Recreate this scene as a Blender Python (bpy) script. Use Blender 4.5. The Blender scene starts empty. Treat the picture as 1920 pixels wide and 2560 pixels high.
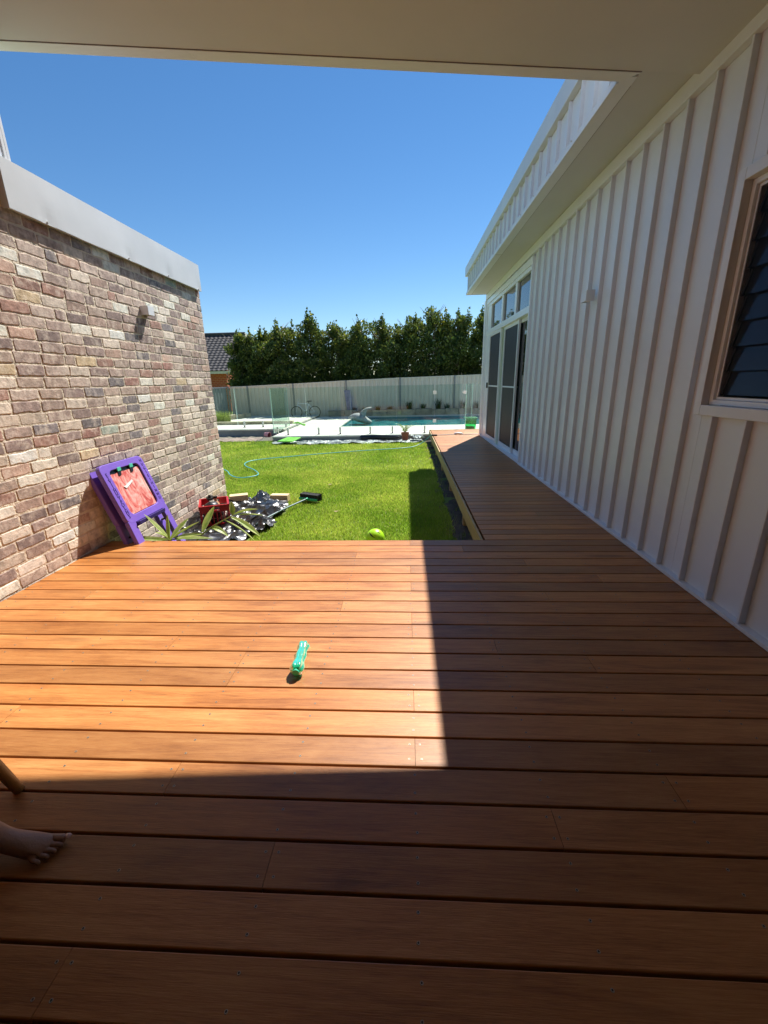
import bpy, bmesh, math, random
import numpy as np
from mathutils import Vector, Matrix, noise
R = math.radians
random.seed(7); rng = np.random.default_rng(7)
sc = bpy.context.scene
COL = sc.collection

# ------------------------------------------------------------------ camera
cam_d = bpy.data.cameras.new("camera"); cam = bpy.data.objects.new("camera", cam_d); COL.objects.link(cam)
cam_d.sensor_fit = 'VERTICAL'; cam_d.sensor_height = 36.0; cam_d.lens = 36.0 * 1048.5 / 2560
cam_d.clip_start = 0.02; cam_d.clip_end = 2000
def cam_rot(pitch, yaw, roll):
    cp, sp = math.cos(pitch), math.sin(pitch); c, s = math.cos(yaw), math.sin(yaw)
    f = Vector((s*cp, c*cp, -sp)); r = Vector((c, -s, 0)); u = r.cross(f)
    cr, sr = math.cos(roll), math.sin(roll)
    r2 = r*cr + u*sr; u2 = u*cr - r*sr
    return Matrix(((r2.x, u2.x, -f.x), (r2.y, u2.y, -f.y), (r2.z, u2.z, -f.z)))
cam.matrix_world = Matrix.Translation((0, 0, 1.39)) @ cam_rot(.30300842, -.05651187, -.02339075).to_4x4()
sc.camera = cam

# ------------------------------------------------------------------ world, sun, exposure
SUN = Vector((.325, .712, 1.0)).normalized()
el = math.asin(SUN.z); az = math.atan2(SUN.x, SUN.y)
w = bpy.data.worlds.new("World"); sc.world = w; w.use_nodes = True
nt = w.node_tree; bg = nt.nodes["Background"]
sky = nt.nodes.new("ShaderNodeTexSky"); sky.sky_type = 'NISHITA'; sky.sun_disc = False
sky.sun_elevation = el; sky.sun_rotation = az
sky.air_density = 1.0; sky.dust_density = 0.0; sky.ozone_density = 3.0; sky.altitude = 300
hs = nt.nodes.new("ShaderNodeHueSaturation"); hs.inputs['Saturation'].default_value = 1.22; nt.links.new(sky.outputs[0], hs.inputs['Color']); nt.links.new(hs.outputs[0], bg.inputs[0]); bg.inputs[1].default_value = 0.072
sd = bpy.data.lights.new("sun", 'SUN'); sd.energy = 4.8; sd.angle = R(.5); sd.color = (1, .95, .87)
so = bpy.data.objects.new("sun", sd); COL.objects.link(so); so.rotation_euler = SUN.to_track_quat('Z', 'Y').to_euler()
sc.view_settings.view_transform = 'Standard'; sc.view_settings.look = 'None'
sc.view_settings.exposure = 0.88; sc.view_settings.gamma = 1
sc.render.engine = 'CYCLES'
sc.cycles.max_bounces = 10; sc.cycles.transparent_max_bounces = 24

# ------------------------------------------------------------------ materials
def base_mat(name):
    m = bpy.data.materials.new(name); m.use_nodes = True
    return m, m.node_tree, m.node_tree.nodes["Principled BSDF"]
def node(nt, t, **kw):
    n = nt.nodes.new(t)
    for k, v in kw.items():
        if k in n.inputs: n.inputs[k].default_value = v
        else: setattr(n, k, v)
    return n
def mat(name, c, rough=.5, metal=0., var=.12, scale=6, bump=0., bscale=40, attr=False, coat=0., stretch=(1,1,1), c2=None, spec=.5):
    m, nt, p = base_mat(name); L = nt.links
    tc = node(nt, "ShaderNodeTexCoord"); mp = node(nt, "ShaderNodeMapping"); mp.inputs['Scale'].default_value = stretch
    L.new(tc.outputs['Object'], mp.inputs[0])
    n1 = node(nt, "ShaderNodeTexNoise", Scale=scale, Detail=6., Roughness=.6); L.new(mp.outputs[0], n1.inputs['Vector'])
    cr = node(nt, "ShaderNodeValToRGB"); cr.color_ramp.elements[0].position = .3; cr.color_ramp.elements[1].position = .7
    a = [max(0, x*(1-var)) for x in c]; b = [min(1, x*(1+var)) for x in (c2 or c)]
    cr.color_ramp.elements[0].color = (*a, 1); cr.color_ramp.elements[1].color = (*b, 1)
    L.new(n1.outputs[0], cr.inputs[0]); out = cr.outputs[0]
    if attr:
        at = node(nt, "ShaderNodeAttribute", attribute_name='col')
        mx = node(nt, "ShaderNodeMix", data_type='RGBA', blend_type='MULTIPLY'); mx.inputs[0].default_value = 1
        L.new(out, mx.inputs[6]); L.new(at.outputs['Color'], mx.inputs[7]); out = mx.outputs[2]
    L.new(out, p.inputs['Base Color'])
    p.inputs['Metallic'].default_value = metal; p.inputs['Coat Weight'].default_value = coat
    p.inputs['Specular IOR Level'].default_value = spec
    rr = node(nt, "ShaderNodeMapRange"); rr.inputs[3].default_value = max(.02, rough*.8); rr.inputs[4].default_value = min(1, rough*1.2)
    L.new(n1.outputs[0], rr.inputs[0]); L.new(rr.outputs[0], p.inputs['Roughness'])
    if bump:
        n2 = node(nt, "ShaderNodeTexNoise", Scale=bscale, Detail=5.); L.new(mp.outputs[0], n2.inputs['Vector'])
        bp = node(nt, "ShaderNodeBump", Strength=bump, Distance=.01); L.new(n2.outputs[0], bp.inputs['Height']); L.new(bp.outputs[0], p.inputs['Normal'])
    return m

def wood_mat(name, dark, mid, light, rough=.42, axis=0):
    """grain runs along the given object axis; 'col' = board tint (rgb) and seed (alpha)"""
    m, nt, p = base_mat(name); L = nt.links
    tc = node(nt, "ShaderNodeTexCoord"); at = node(nt, "ShaderNodeAttribute", attribute_name='col')
    sx = node(nt, "ShaderNodeMath", operation='MULTIPLY'); sx.inputs[1].default_value = 61.7; L.new(at.outputs['Alpha'], sx.inputs[0])
    cb = node(nt, "ShaderNodeCombineXYZ"); [L.new(sx.outputs[0], cb.inputs[i]) for i in (0, 1, 2)]
    ad = node(nt, "ShaderNodeVectorMath", operation='ADD'); L.new(tc.outputs['Object'], ad.inputs[0]); L.new(cb.outputs[0], ad.inputs[1])
    def sc_noise(sl, sw, det, dist, ro=.6):
        mp = node(nt, "ShaderNodeMapping"); s = [sw, sw, sw]; s[axis] = sl; mp.inputs['Scale'].default_value = s
        L.new(ad.outputs[0], mp.inputs[0]); n = node(nt, "ShaderNodeTexNoise", Scale=1., Detail=det, Roughness=ro, Distortion=dist)
        L.new(mp.outputs[0], n.inputs['Vector']); return n
    a = sc_noise(1.3, 24, 6, 1.8, .68); b = sc_noise(14, 330, 4, .3, .7); c = sc_noise(1.6, 5, 3, .8)
    mx = node(nt, "ShaderNodeMix"); mx.inputs[0].default_value = .45; L.new(a.outputs[0], mx.inputs[2]); L.new(b.outputs[0], mx.inputs[3])
    m2 = node(nt, "ShaderNodeMix"); m2.inputs[0].default_value = .3; L.new(mx.outputs[0], m2.inputs[2]); L.new(c.outputs[0], m2.inputs[3])
    cr = node(nt, "ShaderNodeValToRGB"); e = cr.color_ramp.elements
    e[0].position = .37; e[0].color = (*dark, 1); e[1].position = .63; e[1].color = (*light, 1)
    k = e.new(.5); k.color = (*mid, 1); L.new(m2.outputs[0], cr.inputs[0])
    mu = node(nt, "ShaderNodeMix", data_type='RGBA', blend_type='MULTIPLY'); mu.inputs[0].default_value = 1
    L.new(cr.outputs[0], mu.inputs[6]); L.new(at.outputs['Color'], mu.inputs[7])
    dn = node(nt, "ShaderNodeTexNoise", Scale=2.3, Detail=9., Roughness=.72); L.new(tc.outputs['Object'], dn.inputs[0])
    dm = node(nt, "ShaderNodeMapRange"); dm.inputs[1].default_value = .48; dm.inputs[2].default_value = .75; dm.inputs[3].default_value = 0; dm.inputs[4].default_value = .26; L.new(dn.outputs[0], dm.inputs[0])
    dx = node(nt, "ShaderNodeMix", data_type='RGBA'); L.new(dm.outputs[0], dx.inputs[0]); L.new(mu.outputs[2], dx.inputs[6]); dx.inputs[7].default_value = (mid[0]*1.0, mid[1]*1.25, mid[2]*1.6, 1)
    kn = node(nt, "ShaderNodeTexNoise", Scale=1., Detail=2.); km = node(nt, "ShaderNodeMapping"); ks = [7, 7, 7]; ks[axis] = 1.1; km.inputs['Scale'].default_value = ks; L.new(ad.outputs[0], km.inputs[0]); L.new(km.outputs[0], kn.inputs[0])
    kr = node(nt, "ShaderNodeMapRange"); kr.inputs[1].default_value = .66; kr.inputs[2].default_value = .76; kr.inputs[3].default_value = 0; kr.inputs[4].default_value = .6; L.new(kn.outputs[0], kr.inputs[0])
    kx = node(nt, "ShaderNodeMix", data_type='RGBA'); L.new(kr.outputs[0], kx.inputs[0]); L.new(dx.outputs[2], kx.inputs[6]); kx.inputs[7].default_value = (dark[0]*.6, dark[1]*.6, dark[2]*.6, 1)
    L.new(kx.outputs[2], p.inputs['Base Color'])
    rr = node(nt, "ShaderNodeMapRange"); rr.inputs[3].default_value = rough*.75; rr.inputs[4].default_value = rough*1.35
    L.new(c.outputs[0], rr.inputs[0]); L.new(rr.outputs[0], p.inputs['Roughness'])
    bp = node(nt, "ShaderNodeBump", Strength=.25, Distance=.003); L.new(b.outputs[0], bp.inputs['Height']); L.new(bp.outputs[0], p.inputs['Normal'])
    return m

def glass_mat(name, tint=(.88, .96, .92), ior=1.5, rough=.0):
    m = bpy.data.materials.new(name); m.use_nodes = True; nt = m.node_tree; nt.nodes.remove(nt.nodes["Principled BSDF"])
    out = nt.nodes["Material Output"]; L = nt.links
    t = node(nt, "ShaderNodeBsdfTransparent"); t.inputs[0].default_value = (*tint, 1)
    g = node(nt, "ShaderNodeBsdfGlossy"); g.inputs['Roughness'].default_value = rough
    f = node(nt, "ShaderNodeFresnel", IOR=ior); mx = node(nt, "ShaderNodeMixShader"); ge = node(nt, "ShaderNodeNewGeometry"); iv = node(nt, "ShaderNodeMath", operation='SUBTRACT'); iv.inputs[0].default_value = 1; L.new(ge.outputs['Backfacing'], iv.inputs[1])
    ml = node(nt, "ShaderNodeMath", operation='MULTIPLY'); L.new(f.outputs[0], ml.inputs[0]); L.new(iv.outputs[0], ml.inputs[1])
    L.new(ml.outputs[0], mx.inputs[0]); L.new(t.outputs[0], mx.inputs[1]); L.new(g.outputs[0], mx.inputs[2]); L.new(mx.outputs[0], out.inputs[0])
    return m

def leaf_mat(name, c1, c2, trans=.35, rough=.45, scale=3):
    m, nt, p = base_mat(name); L = nt.links
    tc = node(nt, "ShaderNodeTexCoord"); n = node(nt, "ShaderNodeTexNoise", Scale=scale, Detail=4.); L.new(tc.outputs['Object'], n.inputs['Vector'])
    at = node(nt, "ShaderNodeAttribute", attribute_name='col')
    cr = node(nt, "ShaderNodeValToRGB"); e = cr.color_ramp.elements
    e[0].position = .35; e[0].color = (*c1, 1); e[1].position = .65; e[1].color = (*c2, 1); L.new(n.outputs[0], cr.inputs[0])
    mu = node(nt, "ShaderNodeMix", data_type='RGBA', blend_type='MULTIPLY'); mu.inputs[0].default_value = 1
    L.new(cr.outputs[0], mu.inputs[6]); L.new(at.outputs['Color'], mu.inputs[7]); L.new(mu.outputs[2], p.inputs['Base Color'])
    p.inputs['Roughness'].default_value = rough
    tr = node(nt, "ShaderNodeBsdfTranslucent"); L.new(mu.outputs[2], tr.inputs[0])
    mx = node(nt, "ShaderNodeMixShader"); mx.inputs[0].default_value = trans
    L.new(p.outputs[0], mx.inputs[1]); L.new(tr.outputs[0], mx.inputs[2]); L.new(mx.outputs[0], nt.nodes["Material Output"].inputs[0])
    return m

M = {}
M['deck'] = wood_mat('spotted_gum', (.235,.076,.017), (.44,.170,.044), (.57,.262,.080))
M['pine'] = wood_mat('treated_pine', (.36,.23,.09), (.46,.30,.13), (.56,.40,.20), rough=.6, axis=1)
M['block'] = wood_mat('pine_offcut', (.55,.40,.20), (.68,.52,.30), (.78,.64,.42), rough=.6)
M['clad'] = mat('clad_metal', (.72,.77,.83), rough=.36, var=.03, scale=1.5, bump=.04, bscale=120)
M['trim'] = mat('trim_paint', (.74,.77,.80), rough=.4, var=.03, bump=.03)
M['frame'] = mat('door_frame', (.78,.83,.89), rough=.3, var=.02)
M['ceil'] = mat('ceiling_paint', (.60,.61,.61), rough=.7, var=.03, scale=2, bump=.05, bscale=200)
M['flash'] = mat('flashing', (.66,.68,.69), rough=.38, var=.07, scale=1.6, bump=.25, bscale=2.2)
M['jointline'] = mat('joint_gap', (.10,.07,.05), rough=.9)
M['dark'] = mat('dark_void', (.02,.018,.016), rough=.9)
def brick_mat():
    m, nt, p = base_mat('old_brick'); L = nt.links
    tc = node(nt, "ShaderNodeTexCoord"); at = node(nt, "ShaderNodeAttribute", attribute_name='col')
    n1 = node(nt, "ShaderNodeTexNoise", Scale=18., Detail=7., Roughness=.65); L.new(tc.outputs['Object'], n1.inputs[0])
    mr = node(nt, "ShaderNodeMapRange"); mr.inputs[1].default_value = .3; mr.inputs[2].default_value = .7; mr.inputs[3].default_value = .50; mr.inputs[4].default_value = 1.22; L.new(n1.outputs[0], mr.inputs[0])
    mu = node(nt, "ShaderNodeVectorMath", operation='SCALE'); L.new(at.outputs['Color'], mu.inputs[0]); L.new(mr.outputs[0], mu.inputs['Scale'])
    n2 = node(nt, "ShaderNodeTexNoise", Scale=9., Detail=8., Roughness=.7); L.new(tc.outputs['Object'], n2.inputs[0])
    r2 = node(nt, "ShaderNodeMapRange"); r2.inputs[1].default_value = .50; r2.inputs[2].default_value = .66; r2.inputs[3].default_value = 0; r2.inputs[4].default_value = .72; L.new(n2.outputs[0], r2.inputs[0])
    mx = node(nt, "ShaderNodeMix", data_type='RGBA'); L.new(r2.outputs[0], mx.inputs[0]); L.new(mu.outputs[0], mx.inputs[6]); mx.inputs[7].default_value = (.66, .58, .49, 1)
    L.new(mx.outputs[2], p.inputs['Base Color']); p.inputs['Roughness'].default_value = .92
    n3 = node(nt, "ShaderNodeTexNoise", Scale=42., Detail=8., Roughness=.7); L.new(tc.outputs['Object'], n3.inputs[0])
    bp = node(nt, "ShaderNodeBump", Strength=.6, Distance=.008); L.new(n3.outputs[0], bp.inputs['Height']); L.new(bp.outputs[0], p.inputs['Normal'])
    return m
M['brick_old'] = mat('old_brick', (.90,.88,.86), rough=.9, var=.16, scale=16, bump=.55, bscale=45, attr=True)
M['brick'] = brick_mat()
M['mortar'] = mat('mortar', (.66,.57,.44), rough=.95, var=.18, scale=9, bump=.9, bscale=50)
M['pane'] = mat('dark_pane', (.012,.014,.016), rough=.025, var=.1, spec=.6)
M['pane2'] = mat('transom_pane', (.03,.04,.05), rough=.03, var=.05, spec=.8)
M['screen'] = mat('fly_screen', (.030,.031,.033), rough=.55, var=.15, scale=300, spec=.35)
M['mesh'] = glass_mat('fly_mesh', (.72, .72, .74), ior=1.08, rough=.4)
M['louvreglass'] = mat('louvre_glass', (.055,.062,.072), rough=.12, var=.15, scale=3, spec=.8)
M['window_dark'] = mat('window_dark', (.10,.10,.11), rough=.8, var=.1)
M['glass'] = glass_mat('pool_glass', (.87, .94, .91), ior=1.6); M['glassedge'] = mat('glass_edge', (.55,.78,.70), rough=.15, var=.05)
M['screw'] = mat('screw_head', (.36,.31,.25), rough=.4, metal=.5, var=.1)
M['steel'] = mat('brushed_steel', (.60,.58,.55), rough=.4, metal=.2, var=.08, scale=60)
M['screwhole'] = mat('screw_recess', (.04,.03,.025), rough=.6)
M['white'] = mat('white_plastic', (.78,.78,.76), rough=.35, var=.03)
M['soil'] = mat('soil', (.10,.07,.048), rough=.95, var=.5, scale=7, bump=1, bscale=30)
M['dirt'] = mat('dry_dirt', (.26,.21,.165), rough=.95, var=.4, scale=9, bump=1, bscale=35)
M['lawnbase'] = mat('lawn_earth', (.16,.22,.04), rough=.95, var=.35, scale=5, bump=1, bscale=60)
M['grass'] = leaf_mat('grass_blade', (.25,.41,.035), (.46,.58,.08), trans=.5, scale=1.1, rough=.4)
M['conc'] = mat('concrete', (.26,.26,.25), rough=.85, var=.25, scale=2.4, bump=.5, bscale=30)
M['paver'] = mat('pale_pavers', (.66,.63,.56), rough=.75, var=.12, scale=2.2, bump=.2, bscale=40)
M['blockw'] = mat('limestone_block', (.56,.50,.38), rough=.85, var=.3, scale=6, bump=.7, bscale=25)
M['fence'] = mat('colorbond_grey', (.68,.58,.46), rough=.45, var=.07, scale=1.2)
M['fence_dk'] = mat('colorbond_blue_grey', (.25,.285,.29), rough=.45, var=.07, scale=1.2)
M['fpost'] = mat('colorbond_post', (.26,.25,.235), rough=.45, var=.05)
M['leaf'] = leaf_mat('hedge_leaf', (.040,.085,.022), (.15,.19,.035), trans=.45, rough=.38)
M['bark'] = mat('bark', (.20,.155,.11), rough=.9, var=.35, scale=20, bump=.8)
M['ginger'] = leaf_mat('ginger_leaf', (.34,.40,.08), (.55,.56,.22), trans=.3, scale=14)
M['palm'] = leaf_mat('palm_leaf', (.20,.28,.05), (.34,.40,.10), trans=.35, scale=10)
M['stem'] = mat('stem', (.30,.33,.10), rough=.5, var=.2)
M['red_brick'] = None
M['purple'] = mat('purple_plastic', (.20,.115,.54), rough=.36, var=.06, scale=5)
M['purple_dk'] = mat('embossed_purple', (.035,.015,.16), rough=.45, var=.05)
M['clipgreen'] = mat('green_clip', (.10,.58,.40), rough=.35, var=.03)
M['blackpl'] = mat('black_plastic', (.015,.015,.016), rough=.3, var=.1)
M['crate'] = mat('red_crate_plastic', (.42,.008,.018), rough=.35, var=.08)
M['tarp'] = mat('black_film', (.012,.012,.013), rough=.33, var=.3, spec=.8, bump=.06, bscale=8)
M['bristle'] = mat('bristle', (.014,.014,.015), rough=.8, var=.4, scale=80, bump=1, bscale=200)
M['broomgreen'] = mat('broom_green', (.04,.42,.22), rough=.35)
M['handle'] = mat('broom_handle', (.14,.22,.23), rough=.35, var=.1)
M['ball'] = mat('ball_skin', (.42,.80,.02), rough=.35, var=.04)
M['hose'] = mat('hose_rubber', (.12,.50,.52), rough=.35, var=.08)
M['cable'] = mat('grey_cable', (.30,.38,.40), rough=.4)
M['terra'] = mat('terracotta', (.42,.13,.07), rough=.8, var=.12, bump=.3)
M['pink'] = mat('pink_pot', (.62,.27,.30), rough=.5, var=.1)
M['pinkdk'] = mat('pot_inside', (.28,.06,.08), rough=.7)
M['lime'] = mat('lime_board', (.28,.72,.10), rough=.4, var=.05)
M['greentub'] = glass_mat('green_tub_plastic', (.38,.88,.62), rough=.1)
M['paper'] = mat('white_sheet', (.75,.74,.72), rough=.5, var=.06, bump=.8, bscale=9)
M['stone'] = mat('sculpture_stone', (.30,.31,.31), rough=.7, var=.4, scale=7, bump=.8, bscale=20)
M['towel'] = mat('towel_cloth', (.32,.30,.40), rough=.9, var=.25, scale=8, bump=.6)
M['chair'] = wood_mat('chair_timber', (.26,.16,.055), (.34,.21,.08), (.42,.27,.11), rough=.5, axis=2)
M['skin'] = mat('skin', (.34,.19,.13), rough=.5, var=.08, scale=20, bump=.15, bscale=90)
M['nail'] = mat('toenail', (.62,.40,.34), rough=.3, var=.03)
M['cloth'] = mat('grey_cloth', (.20,.21,.23), rough=.9, var=.1, bump=.3)
M['cloth2'] = mat('navy_cloth', (.03,.04,.08), rough=.9, var=.1, bump=.3)
M['hair'] = mat('hair', (.05,.03,.02), rough=.6, var=.4, scale=60, bump=.8)
M['rooftile'] = mat('roof_tile', (.060,.056,.056), rough=.6, var=.2, scale=5)
M['cream'] = mat('cream_paint', (.66,.60,.47), rough=.5, var=.04)

def painted_paper():
    m, nt, p = base_mat('painted_paper'); L = nt.links
    tc = node(nt, "ShaderNodeTexCoord"); mp = node(nt, "ShaderNodeMapping"); mp.inputs['Scale'].default_value = (9, 9, 4.2)
    mp.inputs['Rotation'].default_value = (.25, .1, 0)
    L.new(tc.outputs['Object'], mp.inputs[0]); n = node(nt, "ShaderNodeTexNoise", Scale=1.3, Detail=7., Roughness=.62, Distortion=1.6); L.new(mp.outputs[0], n.inputs['Vector'])
    cr = node(nt, "ShaderNodeValToRGB"); e = cr.color_ramp.elements
    e[0].position = .28; e[0].color = (.30,.12,.12,1); e[1].position = .74; e[1].color = (.80,.62,.56,1)
    for q, c in ((.38,(.52,.07,.06)), (.47,(.66,.22,.19)), (.57,(.72,.38,.34))):
        k = e.new(q); k.color = (*c, 1)
    L.new(n.outputs[0], cr.inputs[0]); L.new(cr.outputs[0], p.inputs['Base Color']); p.inputs['Roughness'].default_value = .4
    return m
M['paint'] = painted_paper()

def far_brick():
    m, nt, p = base_mat('orange_brick'); L = nt.links
    tc = node(nt, "ShaderNodeTexCoord"); sp = node(nt, "ShaderNodeSeparateXYZ"); L.new(tc.outputs['Object'], sp.inputs[0])
    ad = node(nt, "ShaderNodeMath", operation='ADD'); L.new(sp.outputs[0], ad.inputs[0]); L.new(sp.outputs[1], ad.inputs[1])
    cb = node(nt, "ShaderNodeCombineXYZ"); L.new(ad.outputs[0], cb.inputs[0]); L.new(sp.outputs[2], cb.inputs[1])
    b = node(nt, "ShaderNodeTexBrick", Scale=1.); b.inputs['Brick Width'].default_value = .26; b.inputs['Row Height'].default_value = .11
    b.inputs['Mortar Size'].default_value = .011; b.inputs['Color1'].default_value = (.42,.075,.028,1); b.inputs['Color2'].default_value = (.34,.055,.025,1); b.inputs['Mortar'].default_value = (.50,.27,.16,1)
    L.new(cb.outputs[0], b.inputs['Vector']); L.new(b.outputs[0], p.inputs['Base Color']); p.inputs['Roughness'].default_value = .85
    return m
M['red_brick'] = far_brick()

def water_mat():
    m, nt, p = base_mat('pool_water'); L = nt.links
    tc = node(nt, "ShaderNodeTexCoord"); n = node(nt, "ShaderNodeTexNoise", Scale=1.6, Detail=4., Distortion=1.); L.new(tc.outputs['Object'], n.inputs['Vector'])
    cr = node(nt, "ShaderNodeValToRGB"); e = cr.color_ramp.elements
    e[0].position = .35; e[0].color = (.004,.11,.15,1); e[1].position = .68; e[1].color = (.03,.30,.32,1); L.new(n.outputs[0], cr.inputs[0]); L.new(cr.outputs[0], p.inputs['Base Color'])
    p.inputs['Roughness'].default_value = .06; p.inputs['IOR'].default_value = 1.33
    n2 = node(nt, "ShaderNodeTexNoise", Scale=5., Detail=3.); L.new(tc.outputs['Object'], n2.inputs['Vector'])
    bp = node(nt, "ShaderNodeBump", Strength=.35, Distance=.05); L.new(n2.outputs[0], bp.inputs['Height']); L.new(bp.outputs[0], p.inputs['Normal'])
    return m
M['water'] = water_mat()

# ------------------------------------------------------------------ builders
class MB:
    def __init__(s): s.v = []; s.f = []; s.m = []; s.c = []; s.cur = (1, 1, 1, 0)
    def add(s, vs, fs, mi=0):
        o = len(s.v); s.v += [tuple(x) for x in vs]; s.c += [s.cur]*len(vs)
        s.f += [tuple(i+o for i in f) for f in fs]; s.m += [mi]*len(fs); return s
    def box(s, x0, y0, z0, x1, y1, z1, mi=0):
        vs = [(x0,y0,z0),(x1,y0,z0),(x1,y1,z0),(x0,y1,z0),(x0,y0,z1),(x1,y0,z1),(x1,y1,z1),(x0,y1,z1)]
        return s.add(vs, [(0,3,2,1),(4,5,6,7),(0,1,5,4),(1,2,6,5),(2,3,7,6),(3,0,4,7)], mi)
    def hull(s, a, b, mi=0):
        """two matching rings a, b joined and capped"""
        n = len(a); return s.add(list(a)+list(b), [tuple(range(n))[::-1], tuple(range(n, 2*n))] + [(i, (i+1) % n, n+(i+1) % n, n+i) for i in range(n)], mi)
    def tube(s, pts, r, n=8, mi=0, cap=True):
        pts = [Vector(p) for p in pts]; rs = r if isinstance(r, (list, tuple)) else [r]*len(pts)
        d0 = (pts[1]-pts[0]).normalized(); ref = Vector((0,0,1)) if abs(d0.z) < .9 else Vector((1,0,0)); rings = []
        for i, p in enumerate(pts):
            d = (pts[min(i+1, len(pts)-1)] - pts[max(i-1, 0)]).normalized()
            a = d.cross(ref)
            if a.length < 1e-4: a = d.cross(Vector((0,1,0)))
            a.normalize(); b = d.cross(a)
            ref = b if False else ref
            rings.append([p + (a*math.cos(2*math.pi*k/n) + b*math.sin(2*math.pi*k/n))*rs[i] for k in range(n)])
        vs = [q for g in rings for q in g]; fs = []
        for i in range(len(rings)-1):
            for k in range(n): fs.append((i*n+k, i*n+(k+1) % n, (i+1)*n+(k+1) % n, (i+1)*n+k))
        if cap: fs += [tuple(range(n))[::-1], tuple(range((len(rings)-1)*n, len(rings)*n))]
        return s.add(vs, fs, mi)
    def lathe(s, prof, n=24, mi=0, c=(0,0,0), mat3=None):
        vs = []; fs = []
        for r, z in prof:
            for k in range(n):
                v = Vector((r*math.cos(2*math.pi*k/n), r*math.sin(2*math.pi*k/n), z))
                if mat3: v = mat3 @ v
                vs.append(v + Vector(c))
        for i in range(len(prof)-1):
            for k in range(n): fs.append((i*n+k, i*n+(k+1) % n, (i+1)*n+(k+1) % n, (i+1)*n+k))
        return s.add(vs, fs, mi)
    def build(s, name, mats, parent=None, loc=(0,0,0), smooth=False, bevel=0, world=True, segs=2):
        me = bpy.data.meshes.new(name); L = Vector(loc)
        off = L if world else Vector((0,0,0))
        me.from_pydata([(a-off.x, b-off.y, c-off.z) for a, b, c in s.v], [], s.f)
        for x in (mats if isinstance(mats, (list, tuple)) else [mats]): me.materials.append(M[x] if isinstance(x, str) else x)
        me.polygons.foreach_set('material_index', s.m)
        if smooth: me.polygons.foreach_set('use_smooth', [True]*len(s.f))
        ca = me.color_attributes.new('col', 'FLOAT_COLOR', 'POINT'); ca.data.foreach_set('color', [x for c in s.c for x in c])
        me.update(); o = bpy.data.objects.new(name, me); COL.objects.link(o); o.location = L
        if parent is not None:
            o.parent = parent
            pw = Vector(parent.get('wloc', (0,0,0))); o.location = L - pw
        o['wloc'] = tuple(L)
        if bevel:
            b = o.modifiers.new('bevel', 'BEVEL'); b.width = bevel; b.segments = segs; b.limit_method = 'ANGLE'; b.angle_limit = R(40)
        return o
def thing(name, label, cat, loc=(0,0,0), group=None):
    o = bpy.data.objects.new(name, None); COL.objects.link(o); o.location = loc; o['wloc'] = tuple(loc); o.empty_display_size = .1
    o['label'] = label; o['category'] = cat
    if group: o['group'] = group
    return o
def tag(o, label, cat, group=None):
    o['label'] = label; o['category'] = cat
    if group: o['group'] = group
    return o
def struct(o, kind='structure', label=None): 
    o['kind'] = kind
    if label: o['label'] = label
    return o
def copy_tree(o, parent=None):
    c = o.copy(); COL.objects.link(c)
    if parent: c.parent = parent
    for ch in list(o.children): copy_tree(ch, c)
    return c

# ------------------------------------------------------------------ key dimensions
XR, XL = 1.904, -2.80          # clad wall / brick wall faces
YD = 3.576                     # lawn edge of the near deck
PB = .1387                     # deck board pitch
G = -.32                       # lawn level
YB = -.30                      # wall behind the camera
Xw = .667                      # lawn-side edge of walkway
ZS = 3.233                     # soffit
def zc(x): return 3.233 + .0894*(1.41 - x)   # raked ceiling

# ================================================================== SETTING
b = MB(); b.box(-300, -300, G-1.0, 300, 300, G-.02); struct(b.build('ground', 'lawnbase'))
# lawn soil plate with slight unevenness
def sheet(name, x0, x1, y0, y1, z, m, nx, ny, amp, fs=2.0, outline=None, seed=0):
    b = MB(); vs = []; fs_ = []
    for j in range(ny+1):
        for i in range(nx+1):
            x = x0+(x1-x0)*i/nx; y = y0+(y1-y0)*j/ny
            vs.append((x, y, z + amp*noise.noise(Vector((x*fs, y*fs, seed)))))
    for j in range(ny):
        for i in range(nx):
            a = j*(nx+1)+i
            if outline and not outline((vs[a][0]+vs[a+nx+2][0])/2, (vs[a][1]+vs[a+nx+2][1])/2): continue
            fs_.append((a, a+1, a+nx+2, a+nx+1))
    b.add(vs, fs_); return b.build(name, m, smooth=True)
struct(sheet('lawn', -9, .50, 3.3, 13.0, G, 'lawnbase', 60, 60, .008))
struct(sheet('soil', .45, 3.2, 3.3, 13, G-.01, 'soil', 30, 80, .04, 3))
struct(sheet('garden_soil', -10, -3.95, 12.75, 14.0, G+.025, 'dirt', 90, 20, .05, 5))

# grass blades
def grass(n, x0, x1, y0, y1, keep, h0=.022, h1=.048, wd=.006):
    X = rng.uniform(x0, x1, n*2); t = rng.random(n*2); Y = y0 + (y1-y0)*t**1.25
    k = keep(X, Y); X, Y = X[k][:n], Y[k][:n]; n = len(X)
    a = rng.uniform(0, 2*np.pi, n); ln = rng.uniform(.1, .9, n); h = rng.uniform(h0, h1, n); la = rng.uniform(0, 2*np.pi, n)
    sc_ = 1 + (Y-y0)*.10; wv = wd*sc_
    dx, dy = np.cos(a)*wv, np.sin(a)*wv; lx, ly = np.cos(la)*h*ln, np.sin(la)*h*ln
    V = np.zeros((n, 3, 3)); V[:, 0] = np.stack([X-dx, Y-dy, np.full(n, G-.012)], 1); V[:, 1] = np.stack([X+dx, Y+dy, np.full(n, G-.012)], 1)
    V[:, 2] = np.stack([X+lx, Y+ly, G+h], 1)
    return V, rng.uniform(.7, 1.25, n), rng.random(n)
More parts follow.
